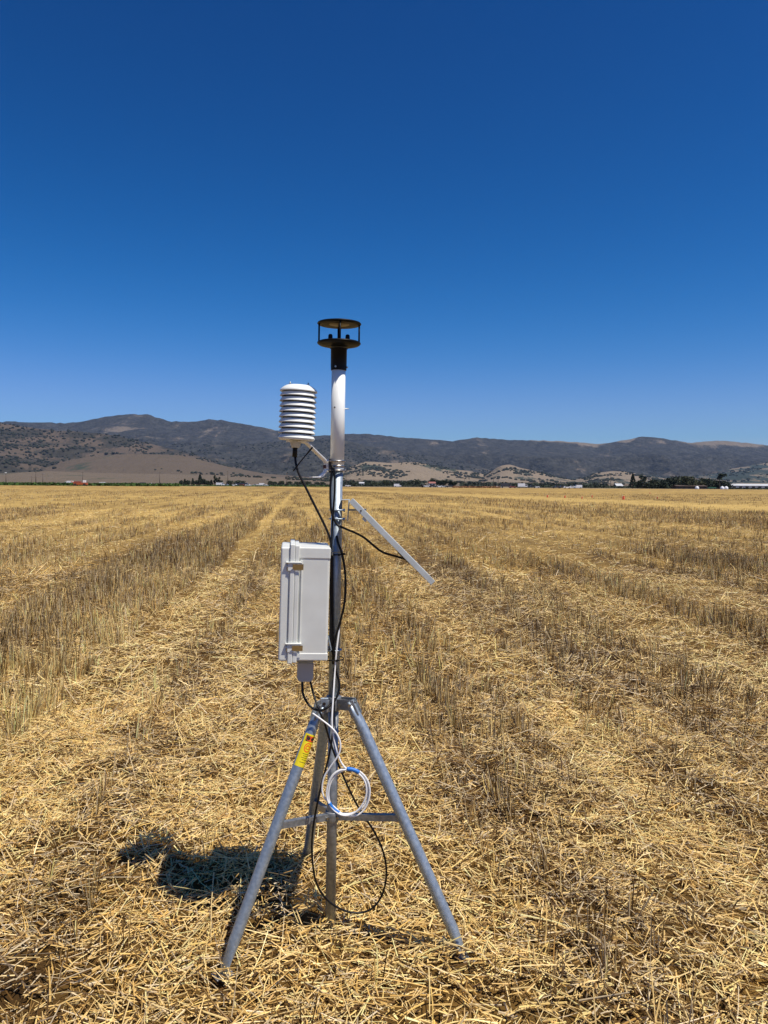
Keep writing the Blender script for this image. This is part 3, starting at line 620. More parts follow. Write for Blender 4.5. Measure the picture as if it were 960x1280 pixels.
# bent flat arm
def strap_strip(pts, wd, th):
    n = len(pts); V = []
    for i, p in enumerate(pts):
        t = (pts[min(i + 1, n - 1)] - pts[max(i - 1, 0)]).normalized(); nn = t.cross(Vector((0, 1, 0))).normalized()
        for a, b in ((-1, -1), (1, -1), (1, 1), (-1, 1)): V.append(p + Vector((-.40 * (a + 1), .92 * a, 0)) * (wd / 2) + nn * (b * th / 2))
    Fc = [(4 * i + k, 4 * i + (k + 1) % 4, 4 * i + 4 + (k + 1) % 4, 4 * i + 4 + k) for i in range(n - 1) for k in range(4)] + [(3, 2, 1, 0), (4 * n - 4, 4 * n - 3, 4 * n - 2, 4 * n - 1)]
    return MB().add(V, Fc)
arm = [at(362, 551.2), at(380, 552.2), at(386, 554), at(408, 575), at(410.3, 579), at(410.6, 586), at(409, 590), at(403.5, 595.5), at(401, 596.4), at(391, 596.6)]
strap_strip(arm, .036, .0045).build('mounting_arm', POWDER, rs, bevel=.0008)
# mast clamp of the arm
q = T(580)
cl = MB(); cl.bar(at(412.6, 574), at(412.9, 591), .046, .006, (0, 1, 0))
cl.build('clamp_plate', DARKP, rs, bevel=.001)
for py in (576.5, 588):
    m0 = T(py); u = MB(); arc = [m0 + Vector((-.03, -.0255, 0))] + [m0 + Vector((math.cos(a) * .0258, math.sin(a) * .0258, 0)) for a in [R(-95 + 19 * k) for k in range(11)]] + [m0 + Vector((-.03, .0255, 0))]
    u.loft(arc, .0026, 10, ref=(0, 0, 1)); u.build('u_bolt', STEEL, rs)
    MB().cyl(m0 + Vector((-.027, -.0255, 0)), m0 + Vector((-.033, -.0255, 0)), .0055, 6, smooth=False).build('nut', STEEL, rs)
MB().cyl(at(404, 583.5, -.0), at(412, 582.5, -.0), .0062, 6, smooth=False).build('wing_nut', COPPER, rs)
MB().loft(smooth_path([at(366.5, 589, -.024), at(374, 579, -.026), at(384, 567, -.026), at(391, 558.5, -.025)], 4), [(.0016, .0022)] * 9 + [(.0018, .0030)] * 4, 8).build('cable_tie', RUBBER, rs)

# ------------------------------------------------------------------ equipment enclosure
la = R(1.5); BZ = Vector((math.sin(la), 0, math.cos(la))); yw = R(6.9); BY = Vector((-math.sin(yw), math.cos(yw), 0)); BX = BY.cross(BZ).normalized(); BZ = BX.cross(BY); AX = (BX, BY, BZ)
YN = -.14                                # near face of the box, relative to the mast
def bxp(px, py, dy=YN): return at(px, py, dy)
sc_n = (YM + YN) / 960
cB = bxp(391.5, 755.5); BW, BD, BH = 39.5 * sc_n, .22, 143 * sc_n
root = thing('equipment_enclosure', cB - BZ * (BH / 2) + BY * (BD / 2), 'light grey plastic equipment box clamped to the left side of the mast', 'equipment box')
ctr = cB + BY * (BD / 2)
MB().rbox(ctr, (BW, BD - .004, BH - .006), .008, AX).build('body', GREYP, root)
for s_, hh in ((1, 14.5 * sc_n), (-1, 10 * sc_n)):
    MB().rbox(ctr + BZ * (s_ * (BH / 2 - hh / 2)), (BW + .002, BD, hh), .004, AX).build('end_band', GREYP, root)
def slab(px0, px1, py0, py1, grow, name, m, b, sh=0.0):
    a = bxp((px0 + px1) / 2, (py0 + py1) / 2) + BY * (BD / 2)
    a = ctr + BX * ((a - ctr).dot(BX)) + BZ * ((a - ctr).dot(BZ))
    return MB().rbox(a, ((px1 - px0) * sc_n, BD + 2 * grow, (py1 - py0) * sc_n + 0), b, AX).build(name, m, root)
slab(349.6, 361.5, 683.0, 826.5, .002, 'lid', GREYP, .006)
slab(361.0, 367.0, 679.5, 829.5, .008, 'lid_flange', GREYP, .003)
slab(367.1, 372.6, 681.0, 828.5, .006, 'body_flange', GREYP, .003)
for px in (375.2,):
    slab(px, px + 1.2, 700, 816, .0015, 'side_rib', GREYP, .0006)
# latches: a plastic hasp over the flanges and a bright steel keeper reaching back over the body
for py in (708.5, 810.0):
    c = bxp(364.0 if py < 750 else 363.0, py, YN - .012)
    lt = MB().rbox(c, (8.5 * sc_n, .012, 10.5 * sc_n), .002, AX).build('latch', GREYP, root)
    c2 = bxp(372.6 if py < 750 else 371.6, py + .3, YN - .0185)
    ax2 = (BX, (BY * math.cos(.42) + BZ * math.sin(.42)), (BZ * math.cos(.42) - BY * math.sin(.42)))
    ax2 = (BX, ax2[1], ax2[2])
    MB().rbox(c2, (13.5 * sc_n, .0016, 8.6 * sc_n), .0006, ax2).build('latch_lever', STEEL, lt)
    MB().cyl(c - BX * .011 - BZ * .012, c - BX * .011 + BZ * .012, .0034, 12).build('hinge_pin', STEEL, lt)
    c3 = bxp(366.0 if py < 750 else 365.0, py - 5.6, YN - .012)
    MB().rbox(c3 + BX * .004, (20 * sc_n, .020, 1.4 * sc_n), .001, AX).build('latch_hood', GREYP, lt)
# cable shroud below
c = at(381.4, 838.5, -.045)
ot = [(-.0265, .032), (.0265, .032), (.0265, -.018), (.0235, -.026), (.0165, -.031), (-.0165, -.031), (-.0235, -.026), (-.0265, -.018)]
V = [c + BX * a + BZ * b + BY * k for k in (-.028, .028) for a, b in ot]; n = 8
MB().add(V, [tuple(range(8)), tuple(reversed(range(8, 16)))] + [(i, 8 + i, 8 + (i + 1) % 8, (i + 1) % 8) for i in range(8)]).build('cable_shroud', GREYD, root, bevel=.003)
# brackets holding the box to the mast
for py, dd_ in ((689, 1), (812, -1)):
    m0 = mast_at(py)
    plt = MB().bar(m0 + Vector((-.0285, -.085, 0)), m0 + Vector((-.0285, .085, 0)), .026, .005, (0, 0, 1)).build('mounting_bar', GALV, root, bevel=.001)
    u = MB(); arc = [m0 + Vector((-.030, -.0225, 0))] + [m0 + Vector((math.cos(a) * .0222, math.sin(a) * .0222, 0)) for a in [R(-95 + 19 * k) for k in range(11)]] + [m0 + Vector((-.030, .0225, 0))]
    u.loft(arc, .003, 10, ref=(0, 0, 1)).build('u_bolt', GALV, root)
    for k in (-1, 1): MB().cyl(m0 + Vector((-.026, k * .0225, 0)), m0 + Vector((-.020, k * .0225, 0)), .006, 6, smooth=False).build('nut', STEEL, root)
MB().loft(smooth_path([at(408.5, 682.5, -.05), at(411, 685, -.05), at(414, 688.5, -.045), at(414.8, 693, -.04)], 4), [(.010, .0045)] * 13, 12).build('bent_hook', GALV, root)
MB().bar(at(411.5, 699, -.03), at(415, 703, -.02), .014, .003, (0, 1, 0)).build('hook_tab', GALV, root, bevel=.001)
MB().bar(at(410.5, 795, -.028), at(414.5, 812, -.026), .022, .004, (0, 1, 0)).build('lower_tab', GALV, root, bevel=.001)

# ------------------------------------------------------------------ solar panel
A = at(438.5, 625.2, -.125); B = at(541.5, 729.0, -.125); dA = (B - A); PL = dA.length; PX = dA.normalized(); PN = Vector((0, 1, 0)).cross(PX); PN = PN if PN.z > 0 else -PN
PYv = (Vector((0, 1, 0)) - PN * .038).normalized(); PN = PX.cross(PYv); PN = PN if PN.z > 0 else -PN; PW = .25; TH = .0185
cen = (A + B) / 2 + PYv * (PW / 2)
sp = thing('solar_panel', at(427, 640, 0), 'small white framed solar panel tilted off the right side of the mast, seen edge on', 'solar panel')
axp = (PX, PYv, PN)
for s_ in (-1, 1):
    MB().rbox(cen + PYv * (s_ * (PW / 2 - .004)), (PL, .008, TH), .0012, axp).build('frame_rail', ALU, sp)
    MB().rbox(cen + PX * (s_ * (PL / 2 - .004)), (.008, PW - .017, TH - .001), .0012, axp).build('frame_rail', ALU, sp)
MB().box(cen + PN * (TH / 2 - .004), (PL - .017, PW - .017, .004), axp).build('glass', CELL, sp)
MB().box(cen + PN * (TH / 2 - .008), (PL - .018, PW - .018, .003), axp).build('backsheet', POWDER, sp)
for i in range(4):
    for j in range(2):
        MB().box(cen + PN * (TH / 2 - .0017) + PX * ((i - 1.5) * .088) + PYv * ((j - .5) * .112), (.082, .106, .0008), axp).build('cell', mat('cell', (.01, .015, .07), .3) if i + j == 0 else bpy.data.materials['cell'], sp)
MB().rbox(cen + PN * (-.004) + PX * .07, (.05, .06, .018), .003, axp).build('junction_box', BLACK, sp)
q = A + PX * .047 + PYv * -.0006 - PN * .001
MB().cyl(q, q - PYv * .003, .0028, 10).build('screw', DARKP, sp)
MB().rbox(A + PX * .075 + PYv * .02 - PN * .013, (.016, .03, .008), .001, axp).build('frame_lug', ALU, sp)
# bracket: plate, arm and two u-bolts
MB().bar(at(436.4, 624, 0), at(434.8, 651, 0), .05, .003, (0, 1, 0)).build('bracket_plate', ALU, sp, bevel=.0008)
MB().bar(at(435.8, 624.5, 0), at(427, 624.8, 0), .05, .0025, (0, 1, 0)).build('bracket_plate', ALU, sp, bevel=.0008)
MB().bar(at(434.8, 637.5, -.02), at(458, 637.0, -.02), .014, .006, (0, 1, 0)).build('tilt_arm', GALV2, sp, bevel=.001)
for py in (637.5, 648.5):
    m0 = mast_at(py); u = MB()
    arc = [m0 + Vector((.028, -.0222, 0))] + [m0 + Vector((-math.cos(a) * .0218, math.sin(a) * .0218, 0)) for a in [R(-90 + 18 * k) for k in range(11)]] + [m0 + Vector((.028, .0222, 0))]
    u.loft(arc, .0030, 10, ref=(0, 0, 1)).build('u_bolt', GALV, sp)
    MB().cyl(m0 + Vector((.024, -.0222, 0)), m0 + Vector((.030, -.0222, 0)), .0058, 6, smooth=False).build('nut', STEEL, sp)

# ------------------------------------------------------------------ cables
def cable(name, pts, r, m, label, cat='cable', k=8):
    path = smooth_path([at(*p) for p in pts], k)
    o = MB().loft(path, r, 10).build(name, m); return tag(o, label, cat)
cable('black_cable', [(369, 571, 0), (370, 580, -.01), (374, 593, -.02), (383, 611, -.025), (394, 633, -.03), (405, 655, -.032), (412, 672, -.032), (414.5, 690, -.03), (415, 720, -.028), (415.5, 760, -.027), (416, 800, -.026), (416.5, 830, -.026)], .0042, RUBBER, 'straight black cable running from under the louvred shield down to the mast')
cable('black_cable', [(415.5, 583, -.025), (413.5, 600, -.026), (413, 622, -.03), (414.5, 640, -.032), (421, 655, -.034), (432, 661, -.04), (444, 666, -.05), (455, 672, -.06), (466, 681, -.07), (478, 690, -.08), (492, 694.5, -.085), (509, 699.5, -.07)], .0038, RUBBER, 'black cable drooping from the white tube to the underside of the solar panel')
cable('black_cable', [(417, 584, -.028), (418.5, 600, -.029), (418, 620, -.027), (416, 645, -.027), (414.6, 680, -.036), (413.2, 740, -.036), (413.5, 790, -.034), (415, 815, -.03)], .0034, RUBBER, 'black cable held against the camera side of the mast behind the box edge')
cable('black_cable', [(420.8, 670, -.020), (423, 680, -.030), (427.5, 692, -.034), (431, 712, -.034), (432, 735, -.034), (430, 757, -.034), (425, 778, -.034), (419, 800, -.034), (417.5, 820, -.034), (420, 838, -.034), (423.8, 852, -.036), (423.5, 864, -.045), (418, 876, -.060), (408, 885, -.078), (398, 888, -.08), (387, 882, -.07), (379, 868, -.055), (377.5, 850, -.045)], .0040, RUBBER, 'black cable bowing out right of the mast then looping up under the grey box')
BIG = [(387.5, 850, -.045), (392, 868, -.055), (398, 886, -.085), (406, 905, -.075), (412, 925, -.06), (419, 945, -.055), (427, 965, -.05), (438, 990, -.045), (452, 1016, -.04), (468, 1040, -.04), (479, 1065, -.04), (483, 1090, -.045), (479, 1115, -.05), (467, 1134, -.055), (450, 1141, -.06), (430, 1138, -.07), (410, 1126, -.085), (396, 1105, -.10), (391, 1080, -.105), (390, 1050, -.105), (394, 1018, -.10), (402, 980, -.095), (410, 950, -.09), (415.5, 920, -.075), (417.5, 890, -.055), (416.5, 860, -.036), (417.5, 835, -.034)]
cable('black_cable', BIG, .0034, RUBBER, 'thin black cable hanging in one long loop nearly down to the straw')
# white cable: down the mast, a coil hanging in the tripod, and its end on the left leg
wc = thing('white_cable', at(436, 1022, -.115), 'thin white cable coiled and hung inside the tripod, held with blue tape', 'cable')
def wseg(name, pts, r=.0029, m=WCAB, k=8):
    return MB().loft(smooth_path([at(*p) for p in pts], k), r, 10).build(name, m, wc)
w1 = wseg('strand', [(424.6, 775, -.022), (423.5, 790, -.033), (420.5, 815, -.041), (418.5, 840, -.044), (416.6, 870, -.07), (415, 900, -.095), (416.5, 918, -.10), (420, 935, -.105), (425, 950, -.108), (430, 958, -.112), (435, 962, -.115)])
w2 = wseg('strand', [(390.5, 891.5, -.09), (401, 899, -.092), (412, 907.5, -.10), (420, 916, -.106), (425, 927, -.11), (425, 938, -.112), (420.5, 948, -.114), (412, 960, -.114), (405, 972, -.115), (402.5, 986, -.116), (405, 996, -.118), (410, 1002, -.12), (418, 1009, -.12), (428, 1018, -.118)])
def coil(cx, cy, rx, ry, dy, a0=0, turns=1.0, ph=0.0):
    return [(cx + rx * (1 + .035 * math.sin(12.566 * i / 24 + ph)) * math.cos(a0 + 6.2832 * turns * i / 24), cy + ry * (1 + .03 * math.sin(18.85 * i / 24 + ph)) * math.sin(a0 + 6.2832 * turns * i / 24), dy + .004 * math.sin(ph + 6.2832 * i / 24)) for i in range(25)]
wseg('coil_turn', coil(434.5, 989.5, 26.5, 28.0, -.113, -2.6), .0030)
wseg('coil_turn', coil(436.5, 991.0, 26.5, 29.5, -.118, -1.0, 1, 2), .0030)
wseg('coil_turn', coil(433.2, 990.2, 24.8, 28.6, -.124, .5, 1, 4), .0029)
def tape(a0, a1, nm='blue_tape'):
    pts = [(434.8 + 26.4 * math.cos(R(a)), 990 + 28.8 * math.sin(R(a)), -.1215) for a in np.linspace(a0, a1, 6)]
    return MB().loft(smooth_path([at(*p) for p in pts], 3), [.0066] * 16, 12).build(nm, BLUE, wc)
tape(-92, -58); tape(115, 152)
for py in (575, 690, 878):
    pass
def tie(py, dy, r, label):
    m0 = mast_at(py); t = MB(); t.lathe([(r, -.002), (r + .001, -.002), (r + .001, .002), (r, .002)], m0 + Vector((0, dy, 0)), MD, 24); t.box(m0 + Vector((.012, dy - r, 0)), (.008, .006, .006)); t.cyl(m0 + Vector((.016, dy - r, 0)), m0 + Vector((.026, dy - r + .004, .002)), .0014, 6)
    return tag(t.build('cable_tie', RUBBER), label, 'cable tie', 'cable ties round the mast')
tie(692, -.012, .0325, 'black cable tie round the mast beside the top of the grey box')
tie(822, -.012, .0325, 'black cable tie round the mast just below the bottom of the grey box')

# ------------------------------------------------------------------ far edge of the field: poles, vehicles, trees, sheds
def far_at(px, d): return Vector((P(px, 600, d).x, d, 0))
WOODP = mat('weathered_pole_wood', (.11, .085, .065), .9); METP = mat('dull_metal', (.45, .46, .47), .5, .4)
def pole(px, d, h, label, arms=1, lamp=False):
    p = far_at(px, d); r = thing('utility_pole', p, label, 'utility pole', 'utility poles along the far side of the field')
    MB().cyl(p, p + Vector((0, 0, h)), .28, 8, r2=.19).build('post', WOODP, r)
    for k in range(arms):
        c = p + Vector((0, -.15, h - .5 - 1.1 * k)); a = MB().box(c, (2.6, .14, .16)).build('crossarm', WOODP, r)
        for x in (-1.1, -.5, .5, 1.1): MB().cyl(c + Vector((x, 0, .08)), c + Vector((x, 0, .32)), .07, 6).build('insulator', METP, a)
    if lamp: MB().rbox(p + Vector((0, -.4, h)), (1.0, 1.0, .6), .15).build('lamp_head', mat('lamp_white', (.8, .8, .8), .5), r)
    return r
for px, d, h, lb, ar, lp in ((7.5, 560, 8.6, 'short pole topped by a white lamp at the far left edge', 0, True), (44.8, 560, 9.8, 'tall dark pole left of the white pickup', 1, False), (53.5, 700, 10, 'thin pole just right of the tall dark pole at left', 1, False), (39.5, 900, 9, 'faint distant pole left of the tall dark pole', 1, False), (103.3, 620, 10.5, 'pole rising behind the orange machine', 1, False), (199.6, 560, 10, 'pole left of the long dark windbreak trees', 1, False), (284.8, 560, 11, 'pole right of the windbreak trees, above the parked cars', 1, False), (358.6, 640, 11, 'pole seen below the louvred shield', 1, False), (432.6, 620, 10.5, 'pole just right of the mast', 1, False), (580.5, 760, 9, 'thin pole right of the dark grove in the middle distance', 1, False), (617, 760, 10, 'left one of the pair of poles left of the dark truck', 1, False), (623, 900, 9, 'right one of the pair of poles left of the dark truck', 1, False), (763.5, 700, 13, 'tallest pole left of the conifer', 1, False), (749, 900, 10, 'thin pole beyond the green crop left of the tallest pole', 1, False)):
    pole(px, d, h, lb, ar, lp)
CARW = mat('white_car_paint', (.80, .80, .80), .3, coat=.5); CARD = mat('dark_car_paint', (.03, .035, .045), .3, coat=.5); CARR = mat('red_car_paint', (.24, .045, .03), .4, coat=.4); ORG_ = mat('orange_machine_paint', (.40, .095, .03), .5); TYRE = mat('tyre', (.02, .02, .02), .8); GLS = mat('dark_window_glass', (.02, .025, .03), .1); CARS = mat('silver_car_paint', (.45, .47, .50), .35, .4, coat=.4)
CAMO = {}
def extr(prof, wy, c, rev=False):
    n = len(prof); V = [c + Vector((x, y, z)) for y in (-wy / 2, wy / 2) for x, z in prof]
    return [V, [tuple(range(n)), tuple(reversed(range(n, 2 * n)))] + [(i, n + i, n + (i + 1) % n, (i + 1) % n) for i in range(n)]]
BODIES = {'car': ([(-2.2, .35), (2.2, .35), (2.25, .75), (1.5, .98), (-2.1, 1.0), (-2.25, .7)], [(-1.9, .98), (1.0, .98), (.35, 1.48), (-1.3, 1.48)], 4.4, (-1.35, 1.35)),
          'pickup': ([(-2.8, .5), (2.8, .5), (2.85, 1.0), (1.75, 1.18), (-2.8, 1.18)], [(-.7, 1.16), (1.75, 1.16), (1.15, 1.85), (-.5, 1.85)], 5.6, (-1.8, 1.85)),
          'van': ([(-2.7, .4), (2.7, .4), (2.7, 1.1), (2.0, 1.3), (1.5, 2.3), (-2.7, 2.3)], [(1.25, 1.35), (2.02, 1.35), (1.58, 2.1), (1.25, 2.1)], 5.4, (-1.7, 1.8)),
          'box_truck': ([(-3.6, .8), (1.6, .8), (1.6, 3.2), (-3.6, 3.2)], [(1.7, 1.5), (3.4, 1.5), (3.0, 2.35), (1.7, 2.35)], 7.0, (-2.4, 2.5))}
def vehicle(kind, px, d, paint, label, flip=False):
    p = far_at(px, d); bp_, cp_, L, wh = BODIES[kind]; f = -1 if flip else 1
    r = thing('parked_' + kind, p, label, kind.replace('_', ' '), 'vehicles parked along the far side of the field')
    fx = lambda pr: [(x * f, z) for x, z in (pr if f == 1 else pr[::-1])]
    b = MB().add(*extr(fx(bp_), 1.9, p))
    if kind == 'box_truck': b.add(*extr(fx([(1.6, .7), (3.5, .7), (3.55, 1.5), (3.05, 2.5), (1.6, 2.5)]), 1.86, p))
    if kind in ('car', 'pickup'): b.add(*extr(fx(cp_), 1.62, p))
    b.build('body', paint, r, bevel=.06)
    win = [(x * .90 + (.02 if kind != 'van' else .15), z * .93 + .10) for x, z in cp_] if kind in ('car', 'pickup') else cp_
    MB().add(*extr(fx(win), 1.68 if kind in ('car', 'pickup') else 1.92, p)).build('window', GLS, r)
    for x in wh:
        for s_ in (-1, 1): MB().cyl(p + Vector((x * f, s_ * .72, .38)), p + Vector((x * f, s_ * .97, .38)), .38, 14).build('wheel', TYRE, r)
    return r
for k, px, d, pt, lb, fl in (('pickup', 20, 610, CARW, 'white pickup parked beyond the green strip at far left', False), ('box_truck', 86, 640, CARW, 'small truck with a white box top left of the orange machine', True), ('van', 128.5, 620, CARW, 'white van parked alone right of the orange machine', False),
        ('pickup', 168.5, 640, CARD, 'dark pickup, left end of the short row left of the lone pole', False), ('van', 177.5, 650, CARD, 'dark van in the short row left of the lone pole', True), ('car', 181.8, 600, CARW, 'white car in front of the dark van', False), ('pickup', 187.5, 610, CARW, 'white pickup at the right end of the short row', False),
        ('van', 275.5, 505, CARW, 'white van at the foot of the pole right of the windbreak', False), ('car', 283.5, 520, CARS, 'silver car right beside the pole past the windbreak', False), ('car', 292.5, 515, CARW, 'white car in the left part of the parked row below the shrubs', True), ('van', 298.0, 540, CARD, 'dark van in the parked row below the shrubs', False), ('van', 306.0, 520, CARD, 'dark blue van with a red neighbour in the parked row', False), ('car', 303.0, 515, CARR, 'red car in the parked row below the shrubs', False), ('car', 310.5, 510, CARW, 'white car right of the dark blue van', False), ('car', 319.5, 560, CARW, 'small white car right of the gap in the parked row', False), ('van', 326.0, 600, CARW, 'white van near the right end of the parked row', True), ('car', 331.5, 560, CARW, 'white car ending the parked row at right', False),
        ('car', 435, 600, CARW, 'white car seen just right of the mast', False), ('van', 497, 560, CARW, 'white van between round trees in the middle distance', False), ('pickup', 534, 540, CARW, 'white pickup right of the dark upright tank', False), ('pickup', 541.5, 530, CARD, 'black pickup in front of the red roofed shed', True), ('car', 549.5, 540, CARW, 'white car right of the red roofed shed', False), ('car', 554.5, 550, CARS, 'silver car right of the red roofed shed', False), ('pickup', 562.5, 530, CARD, 'black pickup at the right end of the grove', False),
        ('car', 623.5, 620, CARW, 'white car below the pair of poles', False), ('box_truck', 632.5, 520, CARD, 'dark truck left of the red car', False), ('car', 641, 500, CARR, 'red car behind the dark truck', False), ('box_truck', 653.5, 560, CARW, 'white box truck standing alone in the middle right', False), ('pickup', 664.5, 540, CARD, 'dark pickup right of the white box truck', False), ('car', 670.3, 540, CARW, 'white car right of the dark pickup and box truck', True),
        ('pickup', 695.5, 500, CARD, 'black pickup leading the row left of the two white trucks', False), ('pickup', 703.5, 505, CARD, 'second black pickup in the row left of the two white trucks', True), ('car', 709.0, 470, CARW, 'white low car in front of the two white trucks', False), ('pickup', 714.5, 510, CARW, 'left one of the two white trucks', False), ('van', 722.5, 520, CARW, 'right one of the two white trucks', True)):
    vehicle(k, px, d, pt, lb, fl)
# orange field machine
p = far_at(101, 398); om = thing('harvest_machine', p, 'orange farm machine standing at the green strip on the left', 'farm machine')
MB().box(p + Vector((0, 0, 1.1)), (6.8, 2.2, 1.1)).build('chassis', ORG_, om, bevel=.1); MB().box(p + Vector((-1.6, 0, 2.0)), (3.2, 1.9, .7)).build('hopper', CARR, om, bevel=.1)
MB().bar(p + Vector((-3.2, 0, 1.6)), p + Vector((-5.0, 0, 2.3)), 1.4, .2, (0, 1, 0)).build('conveyor', ORG_, om); MB().box(p + Vector((1.9, 0, 2.3)), (1.3, 1.6, 1.2)).build('cab', CARW, om, bevel=.1)
for x in (-2.4, 2.3):
    for s_ in (-1, 1): MB().cyl(p + Vector((x, s_ * 1.15, .65)), p + Vector((x, s_ * 1.5, .65)), .65, 14).build('wheel', TYRE, om)
# sheds and the long greenhouse
WROOF = mat('white_sheet', (.56, .57, .57), .5, noise=(.3, (.46, .48, .49), 3)); RROOF = mat('faded_red_roof', (.30, .12, .09), .7); BRN = mat('brown_barn_wood', (.055, .036, .026), .8, noise=(.6, (.085, .056, .04), 3)); DKI = mat('dark_opening', (.02, .02, .022), .8)
def shed(px0, px1, d, wall_h, roof_h, wm, rm, label, name='shed', depth=10, cat='shed', doors=2):
    a = far_at(px0, d); b = far_at(px1, d); L = b.x - a.x; c = (a + b) / 2; r = thing(name, c, label, cat)
    MB().box(c + Vector((0, depth / 2, wall_h / 2)), (L, depth, wall_h)).build('wall', wm, r)
    V = [c + Vector((x, y, z)) for x in (-L / 2 - .3, L / 2 + .3) for y, z in ((-.4, wall_h), (depth / 2, wall_h + roof_h), (depth + .4, wall_h), (depth + .4, wall_h + .12), (depth / 2, wall_h + roof_h + .15), (-.4, wall_h + .12))]
    MB().add(V, [(0, 1, 2, 3, 4, 5), (11, 10, 9, 8, 7, 6)] + [(i, i + 6, (i + 1) % 6 + 6, (i + 1) % 6) for i in range(6)]).build('roof', rm, r)
    for i in range(doors):
        x = -L / 2 + L * (i + .5) / doors; MB().box(c + Vector((x, -.03, wall_h * .42)), (min(3.2, L / doors * .5), .08, wall_h * .8)).build('door', DKI, r)
    return r
shed(536.5, 544.5, 620, 3.0, 1.2, WROOF, RROOF, 'white shed with a faded red roof in front of the dark grove')
shed(449, 455, 800, 3.0, 1.2, WROOF, WROOF, 'small white shed left of the big round tree in the middle distance')
shed(516, 521, 900, 3, 1.4, WROOF, WROOF, 'small white shed behind the shrubs left of the dark grove')
shed(771, 779, 640, 1.8, 2.0, WROOF, WROOF, 'pale gabled shed just left of the conifer', doors=1)
shed(846, 884, 556, 1.9, .7, BRN, BRN, 'long low brown barn beneath the big grove', name='barn', cat='barn', doors=6)
shed(914, 1010, 600, 2.6, 1.4, WROOF, WROOF, 'long low white greenhouse right of the grove', name='greenhouse', cat='greenhouse', doors=12)
for px, lb in ((871.5, 'small white domed tank in front of the brown barn'), (903, 'white domed tank at the right end of the grove'), (908, 'second white domed tank beside the greenhouse')):
    c = far_at(px, 500); t = thing('domed_tank', c, lb, 'tank', 'white tanks in front of the grove')
    MB().lathe([(1.15, 0), (1.25, .3), (1.25, 1.0), (1.0, 1.55), (.6, 1.85), (0, 1.95)], c, (0, 0, 1), 20).build('shell', CARW, t); MB().lathe([(.3, 1.9), (.3, 2.1), (0, 2.1)], c, (0, 0, 1), 12).build('lid', METP, t)
c = far_at(890, 510); t = thing('green_trailer', c, 'green low trailer parked in front of the grove', 'trailer')
GRN = mat('green_paint', (.03, .12, .07), .5); MB().box(c + Vector((0, 0, .95)), (5.2, 2, .9)).build('bed', GRN, t, bevel=.05)
for x in (-1.5, 1.5): MB().cyl(c + Vector((x, -.9, .4)), c + Vector((x, -1.1, .4)), .4, 12).build('wheel', TYRE, t)
c = far_at(528.3, 520); t = thing('upright_tank', c, 'dark upright tank left of the white pickup', 'tank'); MB().cyl(c, c + Vector((0, 0, 2.3)), .75, 18).build('shell', DKI, t); MB().lathe([(.75, 2.3), (.4, 2.6), (0, 2.65)], c, (0, 0, 1), 18).build('cap', DKI, t)

